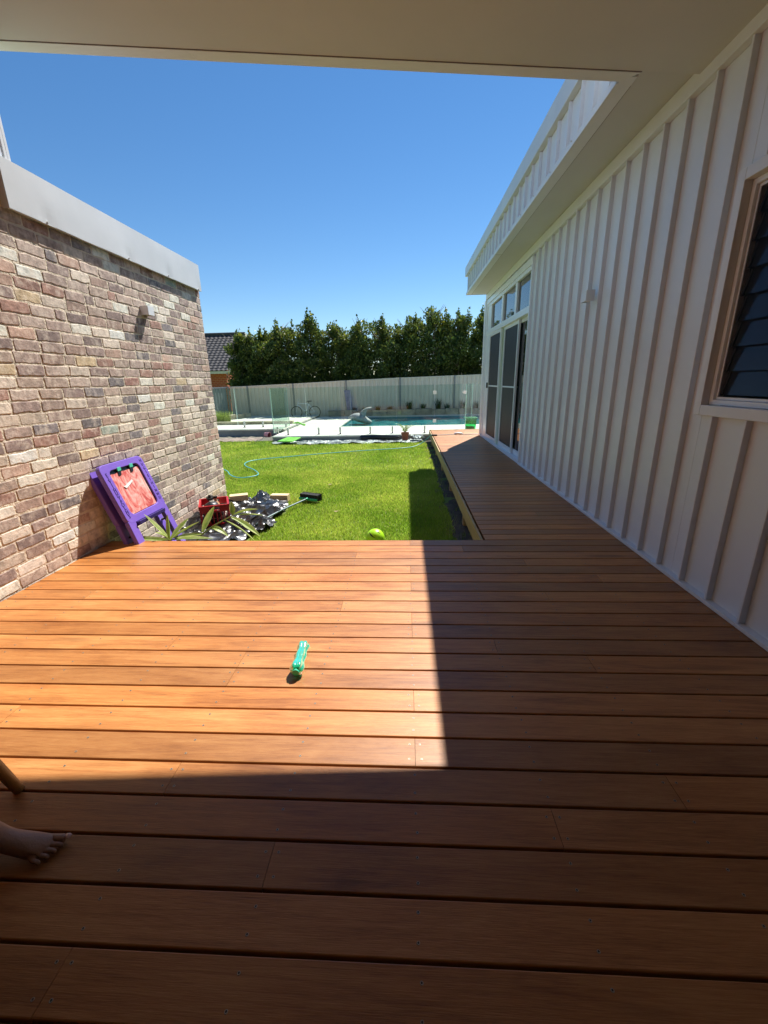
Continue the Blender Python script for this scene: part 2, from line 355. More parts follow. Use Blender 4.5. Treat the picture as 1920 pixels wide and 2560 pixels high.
def grass_obj(name, parts, m, label):
    V = np.concatenate([p[0] for p in parts]); t = np.concatenate([p[1] for p in parts]); q = np.concatenate([p[2] for p in parts]); n = len(V)
    me = bpy.data.meshes.new(name); me.vertices.add(3*n); me.vertices.foreach_set('co', V.reshape(-1))
    me.loops.add(3*n); me.loops.foreach_set('vertex_index', np.arange(3*n, dtype=np.int32)); me.polygons.add(n)
    me.polygons.foreach_set('loop_start', np.arange(0, 3*n, 3, dtype=np.int32)); me.polygons.foreach_set('loop_total', np.full(n, 3, dtype=np.int32))
    me.update(calc_edges=True)
    c = np.ones((n, 3, 4), dtype=np.float32); pn = np.array([noise.noise(Vector((float(a)*.9, float(b)*.9, 4))) for a, b in V[::1, 0, :2]]) if n < 1 else (np.sin(V[:,0,0]*2.1+np.sin(V[:,0,1]*1.3)*1.7)*np.sin(V[:,0,1]*1.7+np.sin(V[:,0,0]*2.3)*1.4)); dry = (q > .93 - .10*np.clip(pn, 0, 1))
    c[:, :, 0] = (t*np.where(dry, 1.7, 1))[:, None]; c[:, :, 1] = (t*np.where(dry, 1.15, 1))[:, None]; c[:, :, 2] = (t*np.where(dry, 2.6, 1))[:, None]
    ca = me.color_attributes.new('col', 'FLOAT_COLOR', 'POINT'); ca.data.foreach_set('color', c.reshape(-1)); me.materials.append(M[m])
    o = bpy.data.objects.new(name, me); COL.objects.link(o); struct(o, 'stuff', label); o['category'] = 'grass'; return o
def in_poly(px, py, poly):
    ins = np.zeros(np.shape(px), bool); j = len(poly)-1
    for i in range(len(poly)):
        xi, yi = poly[i]; xj, yj = poly[j]
        c = ((yi > py) != (yj > py)) & (px < (xj-xi)*(py-yi)/(yj-yi+1e-12)+xi); ins ^= c; j = i
    return ins
TARP = [(-2.78,4.75),(-2.78,5.3),(-2.74,6.0),(-2.515,6.2),(-2.35,6.02),(-2.25,6.25),(-2.096,6.144),(-1.781,5.985),(-1.66,5.6),(-1.665,5.256),(-1.761,5.125),(-1.619,4.897),(-1.682,4.625),(-1.805,4.499),(-1.762,4.15),(-2.5,4.1),(-2.78,4.3)]
def keep(X, Y):
    e = .575 + .04*np.sin(Y*5.1) + .03*np.sin(Y*13.7)
    k = (X < e) & (Y < 12.02 + .05*np.sin(X*4) + np.where(X < -3.9, .85 + .12*np.sin(X*6), 0)) & ~((X < -2.74) & (Y < 6.25)) & ~in_poly(X, Y, TARP)
    return k
grass_obj('grass', [grass(110000, -3.4, .56, 3.5, 8.2, keep), grass(95000, -6.6, .56, 7.6, 12.9, keep, .028, .055, .007)], 'grass', 'short bright green lawn grass beyond the deck')

# soil strip weeds
b = MB()
for i in range(420):
    y = random.uniform(3.7, 12.0); x = random.uniform(.47, .68); h = random.uniform(.02, .10); a = random.uniform(0, 6.28); t = random.uniform(.6, 1.1); b.cur = (t, t, t, 0)
    dx, dy = math.cos(a)*.006, math.sin(a)*.006; l = random.uniform(-.05, .05)
    b.add([(x-dx, y-dy, G-.03), (x+dx, y+dy, G-.03), (x+l, y+l*.5, G+h)], [(0, 1, 2)])
struct(b.build('weeds', 'palm'), 'stuff', 'sparse weeds in the soil strip beside the walkway')['category'] = 'weeds'

# paving round the pool and the pool itself
PZ = -.15; PX0, PX1, PY0, PY1 = -2.40, 7.0, 15.25, 19.6
b = MB()
for (x0, y0, x1, y1) in ((-4.05, 12.68, 8.0, PY0), (-4.05, PY0, PX0, 20.1), (PX0, PY1, 8.0, 20.1), (-9.5, 14.02, -4.054, 20.1)):
    top = PZ if x0 > -9 else PZ+.09
    b.box(x0, y0, G-.6, x1, y1, top-.045, 1)
struct(b.build('pool_surround_base', ['paver', 'conc']))
b = MB()   # pavers as single slabs with open joints
def pave(x0, y0, x1, y1, z, s=.6, gap=.006):
    nx = max(1, round((x1-x0)/s)); ny = max(1, round((y1-y0)/s)); sx, sy = (x1-x0)/nx, (y1-y0)/ny
    for i in range(nx):
        for j in range(ny):
            t = random.uniform(.9, 1.06); b.cur = (t, t*random.uniform(.97, 1.0), t*random.uniform(.93, 1.0), 0)
            b.box(x0+i*sx+gap/2, y0+j*sy+gap/2, z-.044, x0+(i+1)*sx-gap/2, y0+(j+1)*sy-gap/2, z+random.uniform(-.001, .001))
pave(-4.07, 12.66, .55, PY0+.02, PZ); pave(.55, 12.66, 8, PY0+.02, PZ); pave(-4.07, PY0+.024, PX0+.02, 20.1, PZ); pave(PX0+.024, PY1, 8, 20.1, PZ); pave(-9.5, 14.0, -4.075, 20.1, PZ+.09)
M['paver2'] = mat('paver_tops', (.70,.67,.60), rough=.7, var=.10, scale=3, bump=.2, bscale=50, attr=True)
struct(b.build('paving', 'paver2', bevel=.004))
b = MB(); b.box(PX0-.0, PY0, -1.6, PX1, PY1, -1.5)
b.box(PX0-.01, PY0-.01, -1.6, PX0+.004, PY1+.01, PZ-.045); b.box(PX0, PY1-.004, -1.6, PX1, PY1+.01, PZ-.045)
struct(b.build('pool_shell', mat('pool_tile', (.05,.22,.26), rough=.3, var=.2, scale=12)))
struct(sheet('water', PX0, PX1, PY0-.0, PY1, PZ-.09, 'water', 60, 40, .006, 3))

# raised garden bed behind the pool + low block courses
b = MB()
x = -3.6
while x < 7.8:
    l = random.uniform(.5, .8); t = random.uniform(.75, 1.1); b.cur = (t, t*.96, t*.85, 0)
    b.box(x, 19.78, PZ-.03, min(x+l, 8)-.012, 19.95, random.uniform(.10, .14)); x += l
M['blockatt'] = mat('bed_block', (.42,.36,.27), rough=.9, var=.35, scale=5, bump=.8, bscale=20, attr=True)
tag(b.build('garden_wall', 'blockatt', loc=(2, 19.86, PZ), bevel=.012), 'low stone garden edging along the far side of the pool', 'garden wall')
b = MB(); x = -9.4
while x < -4.3:
    l = random.uniform(.38, .42); t = random.choice([.75, .9, 1.15]); b.cur = (t, t, t*.92, 0); b.box(x, 15.7, PZ+.088, min(x+l, -4.2)-.01, 15.9, .045); x += l
tag(b.build('block_edging', 'blockatt', loc=(-6.8, 15.8, PZ+.09), bevel=.01), 'low course of pale blocks behind the left glass fence', 'edging')
b = MB(); P0 = Vector((-8.35, 16.2, 0)); P1 = Vector((-7.25, 19.2, 0)); d = (P1-P0).normalized(); nrm = Vector((-d.y, d.x, 0)); k = 0; tt = 0
while tt < (P1-P0).length - .1:
    l = random.uniform(.4, .65); a = P0+d*tt; c = P0+d*(tt+l-.012); t = random.uniform(.95, 1.35); b.cur = (t, t*.97, t*.9, 0)
    ring = lambda z: [(*(a-nrm*.12).xy, z), (*(c-nrm*.12).xy, z), (*(c+nrm*.12).xy, z), (*(a+nrm*.12).xy, z)]
    b.hull(ring(PZ+.088), ring(.13)); tt += l
tag(b.build('planter_edge', 'blockatt', loc=(-7.8, 17.7, PZ+.09), bevel=.02), 'pale stone planter edge running back diagonally beside the tall grass clump', 'edging')
b = MB(); b.box(-10.2, 16.3, PZ+.05, -8.4, 20.0, .0); 
struct(b.build('planter_soil', 'soil'))

# ================================================================== TIMBER DECK
deck = thing('timber_deck', 'oiled hardwood timber deck with a narrow walkway running to the pool', 'deck', (-.4, 1.6, G))
b = MB(); screws = []
JX = [.0272 + .4515*k for k in range(-7, 9)]
WX0 = Xw + .040
def board(x0, x1, y0, y1):
    t = random.uniform(.74, 1.14); r = random.uniform(-.10, .10); b.cur = (t*(1+r*.4), t, t*(1-r), random.random())
    c = .0035; z = 0.0; zb = -.022
    prof = [(y0, zb), (y0, z-c), (y0+c*.35, z-c*.3), (y0+c, z), (y1-c, z), (y1-c*.35, z-c*.3), (y1, z-c), (y1, zb)]
    b.hull([(x0, y, zz) for y, zz in prof], [(x1, y, zz) for y, zz in prof])
fixed = {16: [.0], 19: [-.33], 8: [.42]}
k = 0; y1 = YD
def row(y1, xa, xb):
    y0 = y1 - PB + .0080
    joists = [j for j in JX if xa+.25 < j < xb-.25]
    js = []; x = xa + random.uniform(.5, 3.2)
    while x < xb-.3 and joists:
        j = min(joists, key=lambda q: abs(q-x))
        if js and j - js[-1] < .8: x += .9; continue
        js.append(j); x = j + random.uniform(1.6, 3.6)
    e = [xa] + js + [xb]
    for a, c in zip(e[:-1], e[1:]): board(a+.0008, c-.0008, y0, y1)
    ym = (y0+y1)/2
    for j in JX:
        if not xa+.02 < j < xb-.02: continue
        for s_ in (-.034, .034):
            if j in js:
                screws.append((j-.022+random.uniform(-.003,.003), ym+s_)); screws.append((j+.022+random.uniform(-.003,.003), ym+s_))
            else: screws.append((j+random.uniform(-.005,.005), ym+s_+random.uniform(-.004,.004)))
y = YD
while y > YB+.05: row(y, XL+.012, XR-.012); y -= PB
y = YD + PB
while y < 12.55:
    row(y, WX0, XR-.012 if y < 10.95 else 3.4); y += PB
YE = y - PB
b.build('decking', 'deck', deck, loc=(-.4, 1.6, 0))
b = MB(); b.cur = (1, 1, 1, .3)
b.box(Xw, YD-.002, -.165, Xw+.022, YE+.02, -.002); b.cur = (1, 1, 1, .7); b.box(XL+.02, YD-.030, -.165, Xw-.002, YD-.010, -.024); b.box(Xw, YE-.01, -.16, 3.4, YE+.012, -.004)
b.build('fascia_board', 'pine', deck, loc=(Xw, 7, -.1), bevel=.002)
b = MB()
for j in JX: b.cur = (.55, .5, .45, random.random()); b.box(j-.022, YB, -.17, j+.022, YD-.04, -.024) if j < XR-.03 else None
for yy in np.arange(3.9, 12.4, .45): b.cur = (.6, .55, .5, random.random()); b.box(Xw+.03, yy, -.16, XR-.03, yy+.04, -.024)
b.build('joist', 'pine', deck, loc=(0, 2, -.1))
for yy in (4.95, 6.6, 8.25, 9.9, 11.5):
    b = MB(); b.cur = (1, 1, 1, random.random()); b.box(Xw+.024, yy-.045, G-.3, Xw+.11, yy+.045, -.03); b.build('post', 'pine', deck, loc=(Xw+.06, yy, G), bevel=.003)
b = MB()
def screw(b, x, y, z=0.0):
    n = 12
    rg = lambda r, zz: [(x+r*math.cos(2*math.pi*i/n), y+r*math.sin(2*math.pi*i/n), zz) for i in range(n)]
    o = len(b.v); b.add(rg(.0046, z+.0003)+rg(.0043, z+.0010)+rg(.0023, z+.0010)+rg(.0020, z+.0004), [(r_*n+i, r_*n+(i+1) % n, (r_+1)*n+(i+1) % n, (r_+1)*n+i) for r_ in range(2) for i in range(n)], 0)
    b.m[-n:] = [0]*n
    b.f.append(tuple(o+3*n+i for i in range(n))); b.m.append(1)
    for i in range(n): b.f.append((o+2*n+i, o+2*n+(i+1) % n, o+3*n+(i+1) % n, o+3*n+i)); b.m.append(1)
screws.sort(key=lambda p: (p[1]-.0)**2 + p[0]**2 + (100 if p[1] < .55 or abs(p[0]) > 1.2*(p[1]+.4) else 0))
first = None
for i, (x, y) in enumerate(screws[:100]):
    if first is None:
        q = MB(); screw(q, 0, 0); first = q.build('screw', ['screw', 'screwhole'], deck, loc=(0, 0, 0)); o = first
    else: o = first.copy(); COL.objects.link(o)
    o.location = Vector((x, y, 0)) - Vector(deck['wloc'])
q = MB()
for x, y in screws[100:]: screw(q, x, y)
struct(q.build('screw_rows', ['screw', 'screwhole'], deck), 'stuff')

# ================================================================== HOUSE ON THE RIGHT (clad)
house = thing('clad_house', 'white metal clad house wing with standing ribs along the right of the deck', 'house', (2.6, 5, G))
HX = XR + .012; RX = XR - .025
WY0, WY1, WZ0, WZ1 = 1.30, 2.91, 1.137, 2.464       # near window outer trim
DY0, DY1, DZ1 = 7.08, 10.73, 3.09                   # sliding door outer trim
YC = 10.86
b = MB()
b.box(HX, YB, .0, HX+.09, WY0+.03, 3.3); b.box(HX, WY0+.03, 0, HX+.09, WY1-.03, WZ0+.03); b.box(HX, WY0+.03, WZ1-.03, HX+.09, WY1-.03, 3.3)
b.box(HX, WY1-.03, 0, HX+.09, DY0+.02, 3.3); b.box(HX, DY0+.02, DZ1-.02, HX+.09, DY1-.02, 3.3); b.box(HX, DY1-.02, 0, HX+.09, YC-.002, 3.3)
b.box(HX, YC, -.25, 9, YC+.09, 3.6)
def rib(y, z0, z1): 
    b.box(RX, y, z0, HX+.004, y+.019, z1)
for k in range(-9, 33):
    y = 2.184 + .2725*k
    if y < YB+.03 or y > YC-.04: continue
    if DY0-.02 < y < DY1: rib(y, DZ1+.004, 3.16)
    elif WY0-.02 < y < WY1-.005: rib(y, .028, WZ0-.003); rib(y, WZ1+.003, 3.16)
    else: rib(y, .028, 3.16)
for k in range(18): b.box(XR+.3+k*.2725, YC+.092, -.2, XR+.32+k*.2725, YC+.13, 3.2)
b.build('wall_cladding', 'clad', house, loc=(HX, 5, 0), bevel=.003)
b = MB()
b.box(RX-.012, YB, .002, HX+.002, DY0+.0, .026); b.box(RX-.014, DY1+.004, .002, HX+.002, YC+.03, .026)
b.box(RX-.014, YB, 3.118, HX-.002, YC-.004, 3.231)
b.box(RX-.010, YC-.055, .028, HX+.004, YC+.16, 3.116)
b.build('wall_trim', 'trim', house, loc=(RX, 5, 0), bevel=.002)
# eave, soffit and ribbed parapet
EX = 1.408
b = MB(); b.box(EX+.10, 3.452, ZS, XR+.1, 10.76, ZS+.02); b.build('soffit', 'ceil', house, loc=(1.6, 7, ZS))
b = MB()
b.box(EX, 3.50, ZS-.006, EX+.10, 10.76, ZS+.016); b.box(EX-.012, 3.56, ZS-.008, EX-.001, 10.775, ZS+.045); b.box(EX-.012, 10.762, ZS-.008, XR+.6, 10.775, ZS+.045)
b.build('eave_trim', 'trim', house, loc=(EX, 7, ZS), bevel=.002)
b = MB(); b.box(EX+.001, 7.52, ZS-.0075, EX+.098, 7.524, ZS-.0062); b.box(EX+.1005, 3.60, ZS-.003, EX+.1045, 10.74, ZS-.0005); b.build('trim_joint', 'jointline', house, loc=(EX, 7.5, ZS))
b = MB(); b.box(EX+.012, 3.56, ZS+.047, EX+.05, 10.755, 3.60); b.box(EX+.012, 10.72, ZS+.047, 6, 10.755, 3.60)
for k in range(-2, 26):
    y = 4.20 + .2725*k
    if 3.58 < y < 10.74: b.box(EX-.016, y, ZS+.04, EX+.013, y+.019, 3.60)
for k in range(16): b.box(EX+.2+.2725*k, 10.755, ZS+.04, EX+.219+.2725*k, 10.784, 3.60)
b.build('parapet_cladding', 'clad', house, loc=(EX, 7, 3.4), bevel=.002)
b = MB(); b.box(EX-.045, 3.5, 3.602, EX+.25, 10.79, 3.79); b.box(EX+.25, 10.5, 3.602, 6.0, 10.79, 3.79); b.build('parapet_capping', 'flash', house, loc=(EX, 7, 3.7), bevel=.004)
b = MB(); b.box(EX+.26, YB, 3.5, 9, 10.49, 3.7); b.build('roof', 'flash', house, loc=(4, 5, 3.6))
for yy in np.arange(4.34, 10.7, .545):
    q = MB(); q.tube([(EX-.020, yy, ZS+.030), (EX-.011, yy, ZS+.030)], .006, 8); q.build('screw', 'steel', house, loc=(EX-.02, yy, ZS+.03))

# sliding door unit
dr = MB()
f0, f1 = XR-.03, XR+.10
dr.box(f0, DY1-.075, .0, f1, DY1, DZ1); dr.box(f0, DY0, .0, f1, DY0+.045, DZ1); dr.box(f0, DY0+.047, DZ1-.09, f1, DY1-.077, DZ1)
dr.box(f0+.015, DY0+.047, 2.93, f1, DY1-.077, 2.996)                 # head
dr.box(f0+.001, DY0+.047, 2.335, f1, DY1-.077, 2.435)                # transom bar
dr.box(f0+.0, DY0+.047, .003, f1, DY1-.077, .055)                    # sill
dr.box(f0+.03, DY1-.42, .055, f1-.005, DY1-.077, 2.93) if False else None
for y0, y1 in ((8.0, 8.12), (9.06, 9.18)): dr.box(f0+.02, y0, 2.437, f1-.004, y1, 2.928)
dr.box(f0+.02, 10.22, 2.437, f1-.004, DY1-.079, 2.928)
door = dr.build('door_frame', 'frame', house, loc=(f0, 8.9, 0), bevel=.003)
for y0, y1 in ((7.15, 8.0), (8.12, 9.06), (9.18, 10.22)):
    q = MB(); q.box(f0+.055, y0, 2.437, f0+.065, y1, 2.928); q.build('transom_pane', 'pane2', house, loc=(f0+.06, y0, 2.5))
def sash(y0, y1, xo, pane, screen=False, rail=False):
    q = MB(); w_ = .055
    q.box(xo, y0, .058, xo+.035, y0+w_, 2.332); q.box(xo, y1-w_, .058, xo+.035, y1, 2.332)
    q.box(xo+.002, y0+w_, .058, xo+.033, y1-w_, .145); q.box(xo+.002, y0+w_, 2.275, xo+.033, y1-w_, 2.332)
    if rail: q.box(xo+.010, y0+w_, 1.215, xo+.030, y1-w_, 1.243)
    d = q.build('sliding_door', 'frame', house, loc=(xo, y0, .06), bevel=.002)
    q = MB(); q.box(xo+.016, y0+w_, .145, xo+.020, y1-w_, 2.275); q.build('fly_screen' if screen else 'pane', pane, d, loc=(xo+.018, y0, .15))
    return d
sash(7.13, 8.02, f0+.085, 'pane')
sash(7.84, 8.94, f0+.045, 'screen', True, True)
d1 = sash(9.09, 10.24, f0+.010, 'screen', True, True)
q = MB(); q.box(f0+.012, 10.25, .056, f0+.04, 10.65, 2.334); q.build('side_panel', 'frame', house, loc=(f0, 10.4, 0))
q = MB(); q.box(f0-.020, 10.205, 1.18, f0+.009, 10.235, 1.30); q.build('handle', 'blackpl', d1, loc=(f0, 10.2, 1.2), bevel=.003)

# louvre window
wn = MB(); x0 = RX-.006
def ring4(m, xa, xb, ya, yb, za, zb, t, mi=0):
    m.box(xa, ya, za, xb, ya+t, zb, mi); m.box(xa, yb-t, za, xb, yb, zb, mi); m.box(xa, ya+t, za, xb, yb-t, za+t, mi); m.box(xa, ya+t, zb-t, xb, yb-t, zb, mi)
ring4(wn, x0, HX+.02, WY0, WY1, WZ0, WZ1, .062)
win = wn.build('window', 'trim', house, loc=(x0, 2.1, 1.2), bevel=.003)
q = MB(); ring4(q, x0+.045, HX+.06, WY0+.064, WY1-.064, WZ0+.064, WZ1-.064, .030); ring4(q, x0+.062, HX+.05, WY0+.095, WY1-.095, WZ0+.095, WZ1-.095, .018)
q.box(x0+.05, 2.05, WZ0+.1, HX+.05, 2.09, WZ1-.1); q.build('window_frame', 'frame', win, loc=(x0, 2.1, 1.2), bevel=.002)
for k in range(8):
    z = WZ0+.125 + k*.138
    for (ya, yb) in ((WY0+.115, 2.048), (2.092, WY1-.115)):
        q = MB(); q.hull([(x0+.075, ya, z), (x0+.081, ya, z+.002), (x0+.105, ya, z+.146), (x0+.099, ya, z+.144)], [(x0+.075, yb, z), (x0+.081, yb, z+.002), (x0+.105, yb, z+.146), (x0+.099, yb, z+.144)])
        q.build('louvre', 'louvreglass', win, loc=(x0+.09, ya, z))
q = MB(); q.box(x0+.058, WY0+.112, WZ0+.112, x0+.0595, WY1-.112, WZ1-.112); q.build('fly_screen', 'mesh', win, loc=(x0+.058, 2.1, 1.2))
q = MB(); q.box(HX+.085, WY0+.05, WZ0+.05, HX+.095, WY1-.05, WZ1-.05); q.build('window_dark', 'dark', win, loc=(HX+.09, 2.1, 1.2))  # dark sheet behind the louvres, standing in for the shade of the room
q = MB(); 
for z in np.arange(WZ0+.125, WZ1-.2, .138): q.hull([(x0+.066, WY1-.135, z), (x0+.072, WY1-.135, z-.004), (x0+.10, WY1-.135, z+.13), (x0+.094, WY1-.135, z+.134)], [(x0+.066, WY1-.118, z), (x0+.072, WY1-.118, z-.004), (x0+.10, WY1-.118, z+.13), (x0+.094, WY1-.118, z+.134)])
q.build('louvre_clips', 'window_dark', win, loc=(x0, 2.8, 1.2))

# ================================================================== PATIO ROOF (raked)
roof = thing('patio_roof', 'flat lined patio ceiling with metal edge strip overhead', 'roof', (-.4, 1.6, 3.3))
def slab(name, m, xa, xb, ya, yb, dz0, dz1, par=roof, bevel=0):
    q = MB(); q.hull([(xa, ya, zc(xa)+dz0), (xa, ya, zc(xa)+dz1), (xa, yb, zc(xa)+dz1), (xa, yb, zc(xa)+dz0)], [(xb, ya, zc(xb)+dz0), (xb, ya, zc(xb)+dz1), (xb, yb, zc(xb)+dz1), (xb, yb, zc(xb)+dz0)])
    return q.build(name, m, par, loc=((xa+xb)/2, ya, zc(xa)), bevel=bevel)
XE = XL-.9
slab('ceiling', 'ceil', XE, XR+.10, YB-1.6, 3.447, 0, .10)
# front fascia strip underside, in two lengths with a mitred joint
def strip(x0a, x0b, x1a, x1b):
    q = MB(); a = [(x0a, 3.45), (x1a, 3.45), (x1b, 3.542), (x0b, 3.542)]
    q.hull([(x, y, zc(x)-.006) for x, y in a], [(x, y, zc(x)+.05) for x, y in a]); q.build('edge_strip', 'trim', roof, loc=(x0a, 3.5, zc(x0a)))
strip(XE, XE, -1.42, -1.39); strip(-1.418, -1.388, EX+.098, EX+.001)
q = MB(); q.hull([(XE, 3.4475, zc(XE)-.002)]*1+[(EX+.1, 3.4475, zc(EX+.1)-.002), (EX+.1, 3.4475, zc(EX)+.03), (XE, 3.4475, zc(XE)+.03)], [(XE, 3.4497, zc(XE)-.002), (EX+.1, 3.4497, zc(EX+.1)-.002), (EX+.1, 3.4497, zc(EX)+.03), (XE, 3.4497, zc(XE)+.03)])
q.build('joint', 'jointline', roof, loc=(0, 3.45, 3.3))
q = MB(); q.box(EX+.098, 3.4475, ZS-.05, RX-.015, 3.544, ZS+.05); q.build('soffit_joint', 'ceil', roof, loc=(1.6, 3.5, 3.2)) if False else None
slab('parapet', 'clad', XE, EX+.012, 3.50, 3.54, .052, .56)
slab('parapet_roof', 'flash', XE, XR+1.2, YB-1.6, 3.499, .102, .5)

# ================================================================== BRICK WALL
bw = thing('brick_wall', 'recycled brick wall of mixed grey, tan and white bricks on the left', 'wall', (XL-.12, 3.1, G))
s2l = lambda c: tuple(((x/255+.055)/1.055)**2.4 if x > 10 else x/255/12.92 for x in c)
PAL = [((158,138,128), 13), ((170,150,136), 12), ((140,120,114), 12), ((178,160,148), 9), ((122,104,100), 7), ((150,125,112), 9), ((112,106,110), 5), ((150,112,98), 5), ((182,150,132), 6), ((100,96,100), 2.5), ((228,218,204), 8), ((210,196,180), 7), ((200,178,140), 1.2), ((158,172,158), 1.2), ((150,104,92), 2), ((196,160,96), .25)]
tot = sum(p[1] for p in PAL)
def brick_col(z):
    r = random.random()*tot
    for c, wt in PAL:
        r -= wt
        if r < 0: break
    if z < 1.25 and random.random() < .24: c = random.choice([(226,214,198), (210,196,178), (190,175,158)])
    c = s2l(c); t = random.uniform(.86, 1.14)*1.52; g = sum(c)/3; k = .24; av = (.27, .232, .212); return tuple(min(.92, (x*(1-k)+a_*k)*t) for x, a_ in zip(c, av)) + (random.random(),)
b = MB(); NB = 20
def one_brick(y0, y1, z0, z1, face):
    """rounded, chipped outline extruded out of the wall; face: (origin fn)"""
    cy, cz = (y0+y1)/2, (z0+z1)/2; hy, hz = (y1-y0)/2, (z1-z0)/2; sd = random.random()*99; rr = .010
    pro = random.uniform(-.001, .003); ring = []
    base = []
    for (sx_, sz_, a0) in ((1, 1, 0), (-1, 1, 90), (-1, -1, 180), (1, -1, 270)):
        for q_ in (0, 45, 90):
            a = R(a0+q_); base.append((sx_*(hy-rr)+rr*math.cos(a), sz_*(hz-rr)+rr*math.sin(a)))
        # mid points on the next side
        nx = {0: (-1, 1), 90: (-1, -1), 180: (1, -1), 270: (1, 1)}[a0]
        p0 = base[-1]; p1 = (nx[0]*(hy-rr) if a0 in (0, 180) else p0[0], nx[1]*(hz-rr) if a0 in (90, 270) else p0[1])
        for t in ((.25, .5, .75) if a0 in (0, 180) else (.5,)): base.append((p0[0]+(p1[0]-p0[0])*t, p0[1]+(p1[1]-p0[1])*t))
    n = len(base)
    def rg(scale, dx, amp):
        o = []
        for i, (yy, zz) in enumerate(base):
            j = noise.noise(Vector((yy*70+sd, zz*70, sd)))*amp; kx = 1 - scale/hy; kz = 1 - scale/hz
            o.append(face(cy + yy*kx + j*(1 if yy > 0 else -1), cz + zz*kz + j*(1 if zz > 0 else -1), dx + pro*(1 if dx > -.01 else 0)))
        return o
    A = rg(0, -.016, .007); Bq = rg(.0, -.0015, .008); C = rg(.004, .0010, .009)
    vs = A+Bq+C; fs = [(i, (i+1) % n, n+(i+1) % n, n+i) for i in range(n)] + [(n+i, n+(i+1) % n, 2*n+(i+1) % n, 2*n+i) for i in range(n)] + [tuple(range(2*n, 3*n))]
    b.add(vs, fs, 0)
CH = .0868; ZT = 2.62
faceX = lambda y, z, d: (XL + d, y, z)
faceY = lambda u, z, d: (XL - u, 6.2 + d, z)
YN = YB-.05
for r in range(-4, 31):
    z0 = r*CH + .012; z1 = z0 + CH - .0135
    top = 2.62 if True else 3
    off = (.12 if r % 2 else 0) + random.uniform(-.015, .015); y = 6.2
    y1 = 6.2 - .0
    first_ = True
    while y1 > YN:
        l = .11 if (first_ and r % 2) or random.random() < .07 else .228 + random.uniform(-.012, .012)
        first_ = False
        y0 = max(y1 - l, YN-.01)
        if y1 - y0 > .04 and (z1 < 2.63 or y1 < 3.30):
            b.cur = brick_col(z0); b.v and None
            jz = random.uniform(-.0025, .0025)
            one_brick(y0, y1, z0+jz, z1+jz, faceX)
        y1 = y0 - .0135
    u = 0.115 if r % 2 else .235
    if z1 < 2.63:
        b.cur = brick_col(z0); one_brick(.0, u-.012, z0, z1, faceY)
for r in range(31, 43):   # taller part under the patio roof
    z0 = r*CH+.012; z1 = z0+CH-.0135; y1 = 3.28
    while y1 > YN:
        y0 = max(y1-.228, YN-.01)
        if y1-y0 > .04: b.cur = brick_col(z0); one_brick(y0, y1, z0, z1, faceX)
        y1 = y0-.0115
b.build('brickwork', 'brick', bw, loc=(XL, 3, 1))
b = MB(); b.box(XL-.23, YN, G-.3, XL-.0012, 6.192, 2.66); b.box(XL-.23, YN, 2.662, XL-.0012, 3.285, 3.75); b.build('mortar', 'mortar', bw, loc=(XL, 3, 1))
b = MB(); b.box(XL-.24, 3.30, 2.664, XL-.004, 6.17, 2.72); b.build('wall_plate', 'dark', bw, loc=(XL, 4.7, 2.7))
# fascia capping: bent sheet with shallow dents
b = MB(); ny, nz = 60, 8; vs = []; fs = []
for i in range(ny+1):
    for j in range(nz+1):
        y = 3.29 + (6.175-3.29)*i/ny; z = 2.60 + .312*j/nz
        d = .004*noise.noise(Vector((y*2.1, z*3, 5)))
        for yc in (3.62, 4.62, 5.35, 6.1): d -= .006*math.exp(-((y-yc)/.07)**2 - ((z-2.60)/.10)**2)
        vs.append((XL+.052+d, y, z))
for i in range(ny):
    for j in range(nz): a = i*(nz+1)+j; fs.append((a, a+nz+1, a+nz+2, a+1))
b.add(vs, fs)
b.box(XL-.25, 3.29, 2.905, XL+.046, 6.175, 2.913); b.box(XL-.25, 6.169, 2.60, XL+.048, 6.177, 2.912); b.box(XL-.25, 3.289, 2.60, XL+.048, 3.297, 2.912)
b.box(XL+.030, 3.29, 2.598, XL+.050, 6.175, 2.602)
b.build('capping', 'flash', bw, loc=(XL, 4.7, 2.7), smooth=False)
for yy in (3.62, 4.62, 5.35, 6.1):
    q = MB(); q.tube([(XL+.046, yy, 2.612), (XL+.058, yy, 2.612)], .008, 8); q.build('screw', 'steel', bw, loc=(XL+.05, yy, 2.61))
q = MB(); q.box(XL+.004, 0.2, .002, XL+.012, YD, .012); q.build('base_strip', 'mortar', bw, loc=(XL, 2, 0)) if False else None
# clad upper end above the capping
gw = thing('clad_gable', 'pale clad upper wall end above the brick wall at far left', 'wall', (XL-.2, 3.2, 2.92))
q = MB(); q.box(XL-.28, 3.30, 2.918, XL+.022, 3.40, 4.1); q.box(XL-.28, YB, 3.76, XL+.022, 3.299, 4.1); q.build('cladding', 'clad', gw, loc=(XL-.1, 3.3, 3))
q = MB(); q.box(XL-.28, 3.401, 2.918, XL+.034, 3.425, 4.1); q.box(XL+.0225, 3.375, 2.918, XL+.034, 3.40, 4.1); q.build('corner_trim', 'trim', gw, loc=(XL, 3.4, 3), bevel=.002)
q = MB(); q.box(XL+.0225, 3.305, 2.918, XL+.031, 3.362, 4.1); q.build('cover_strip', 'clad', gw, loc=(XL, 3.3, 3), bevel=.002)
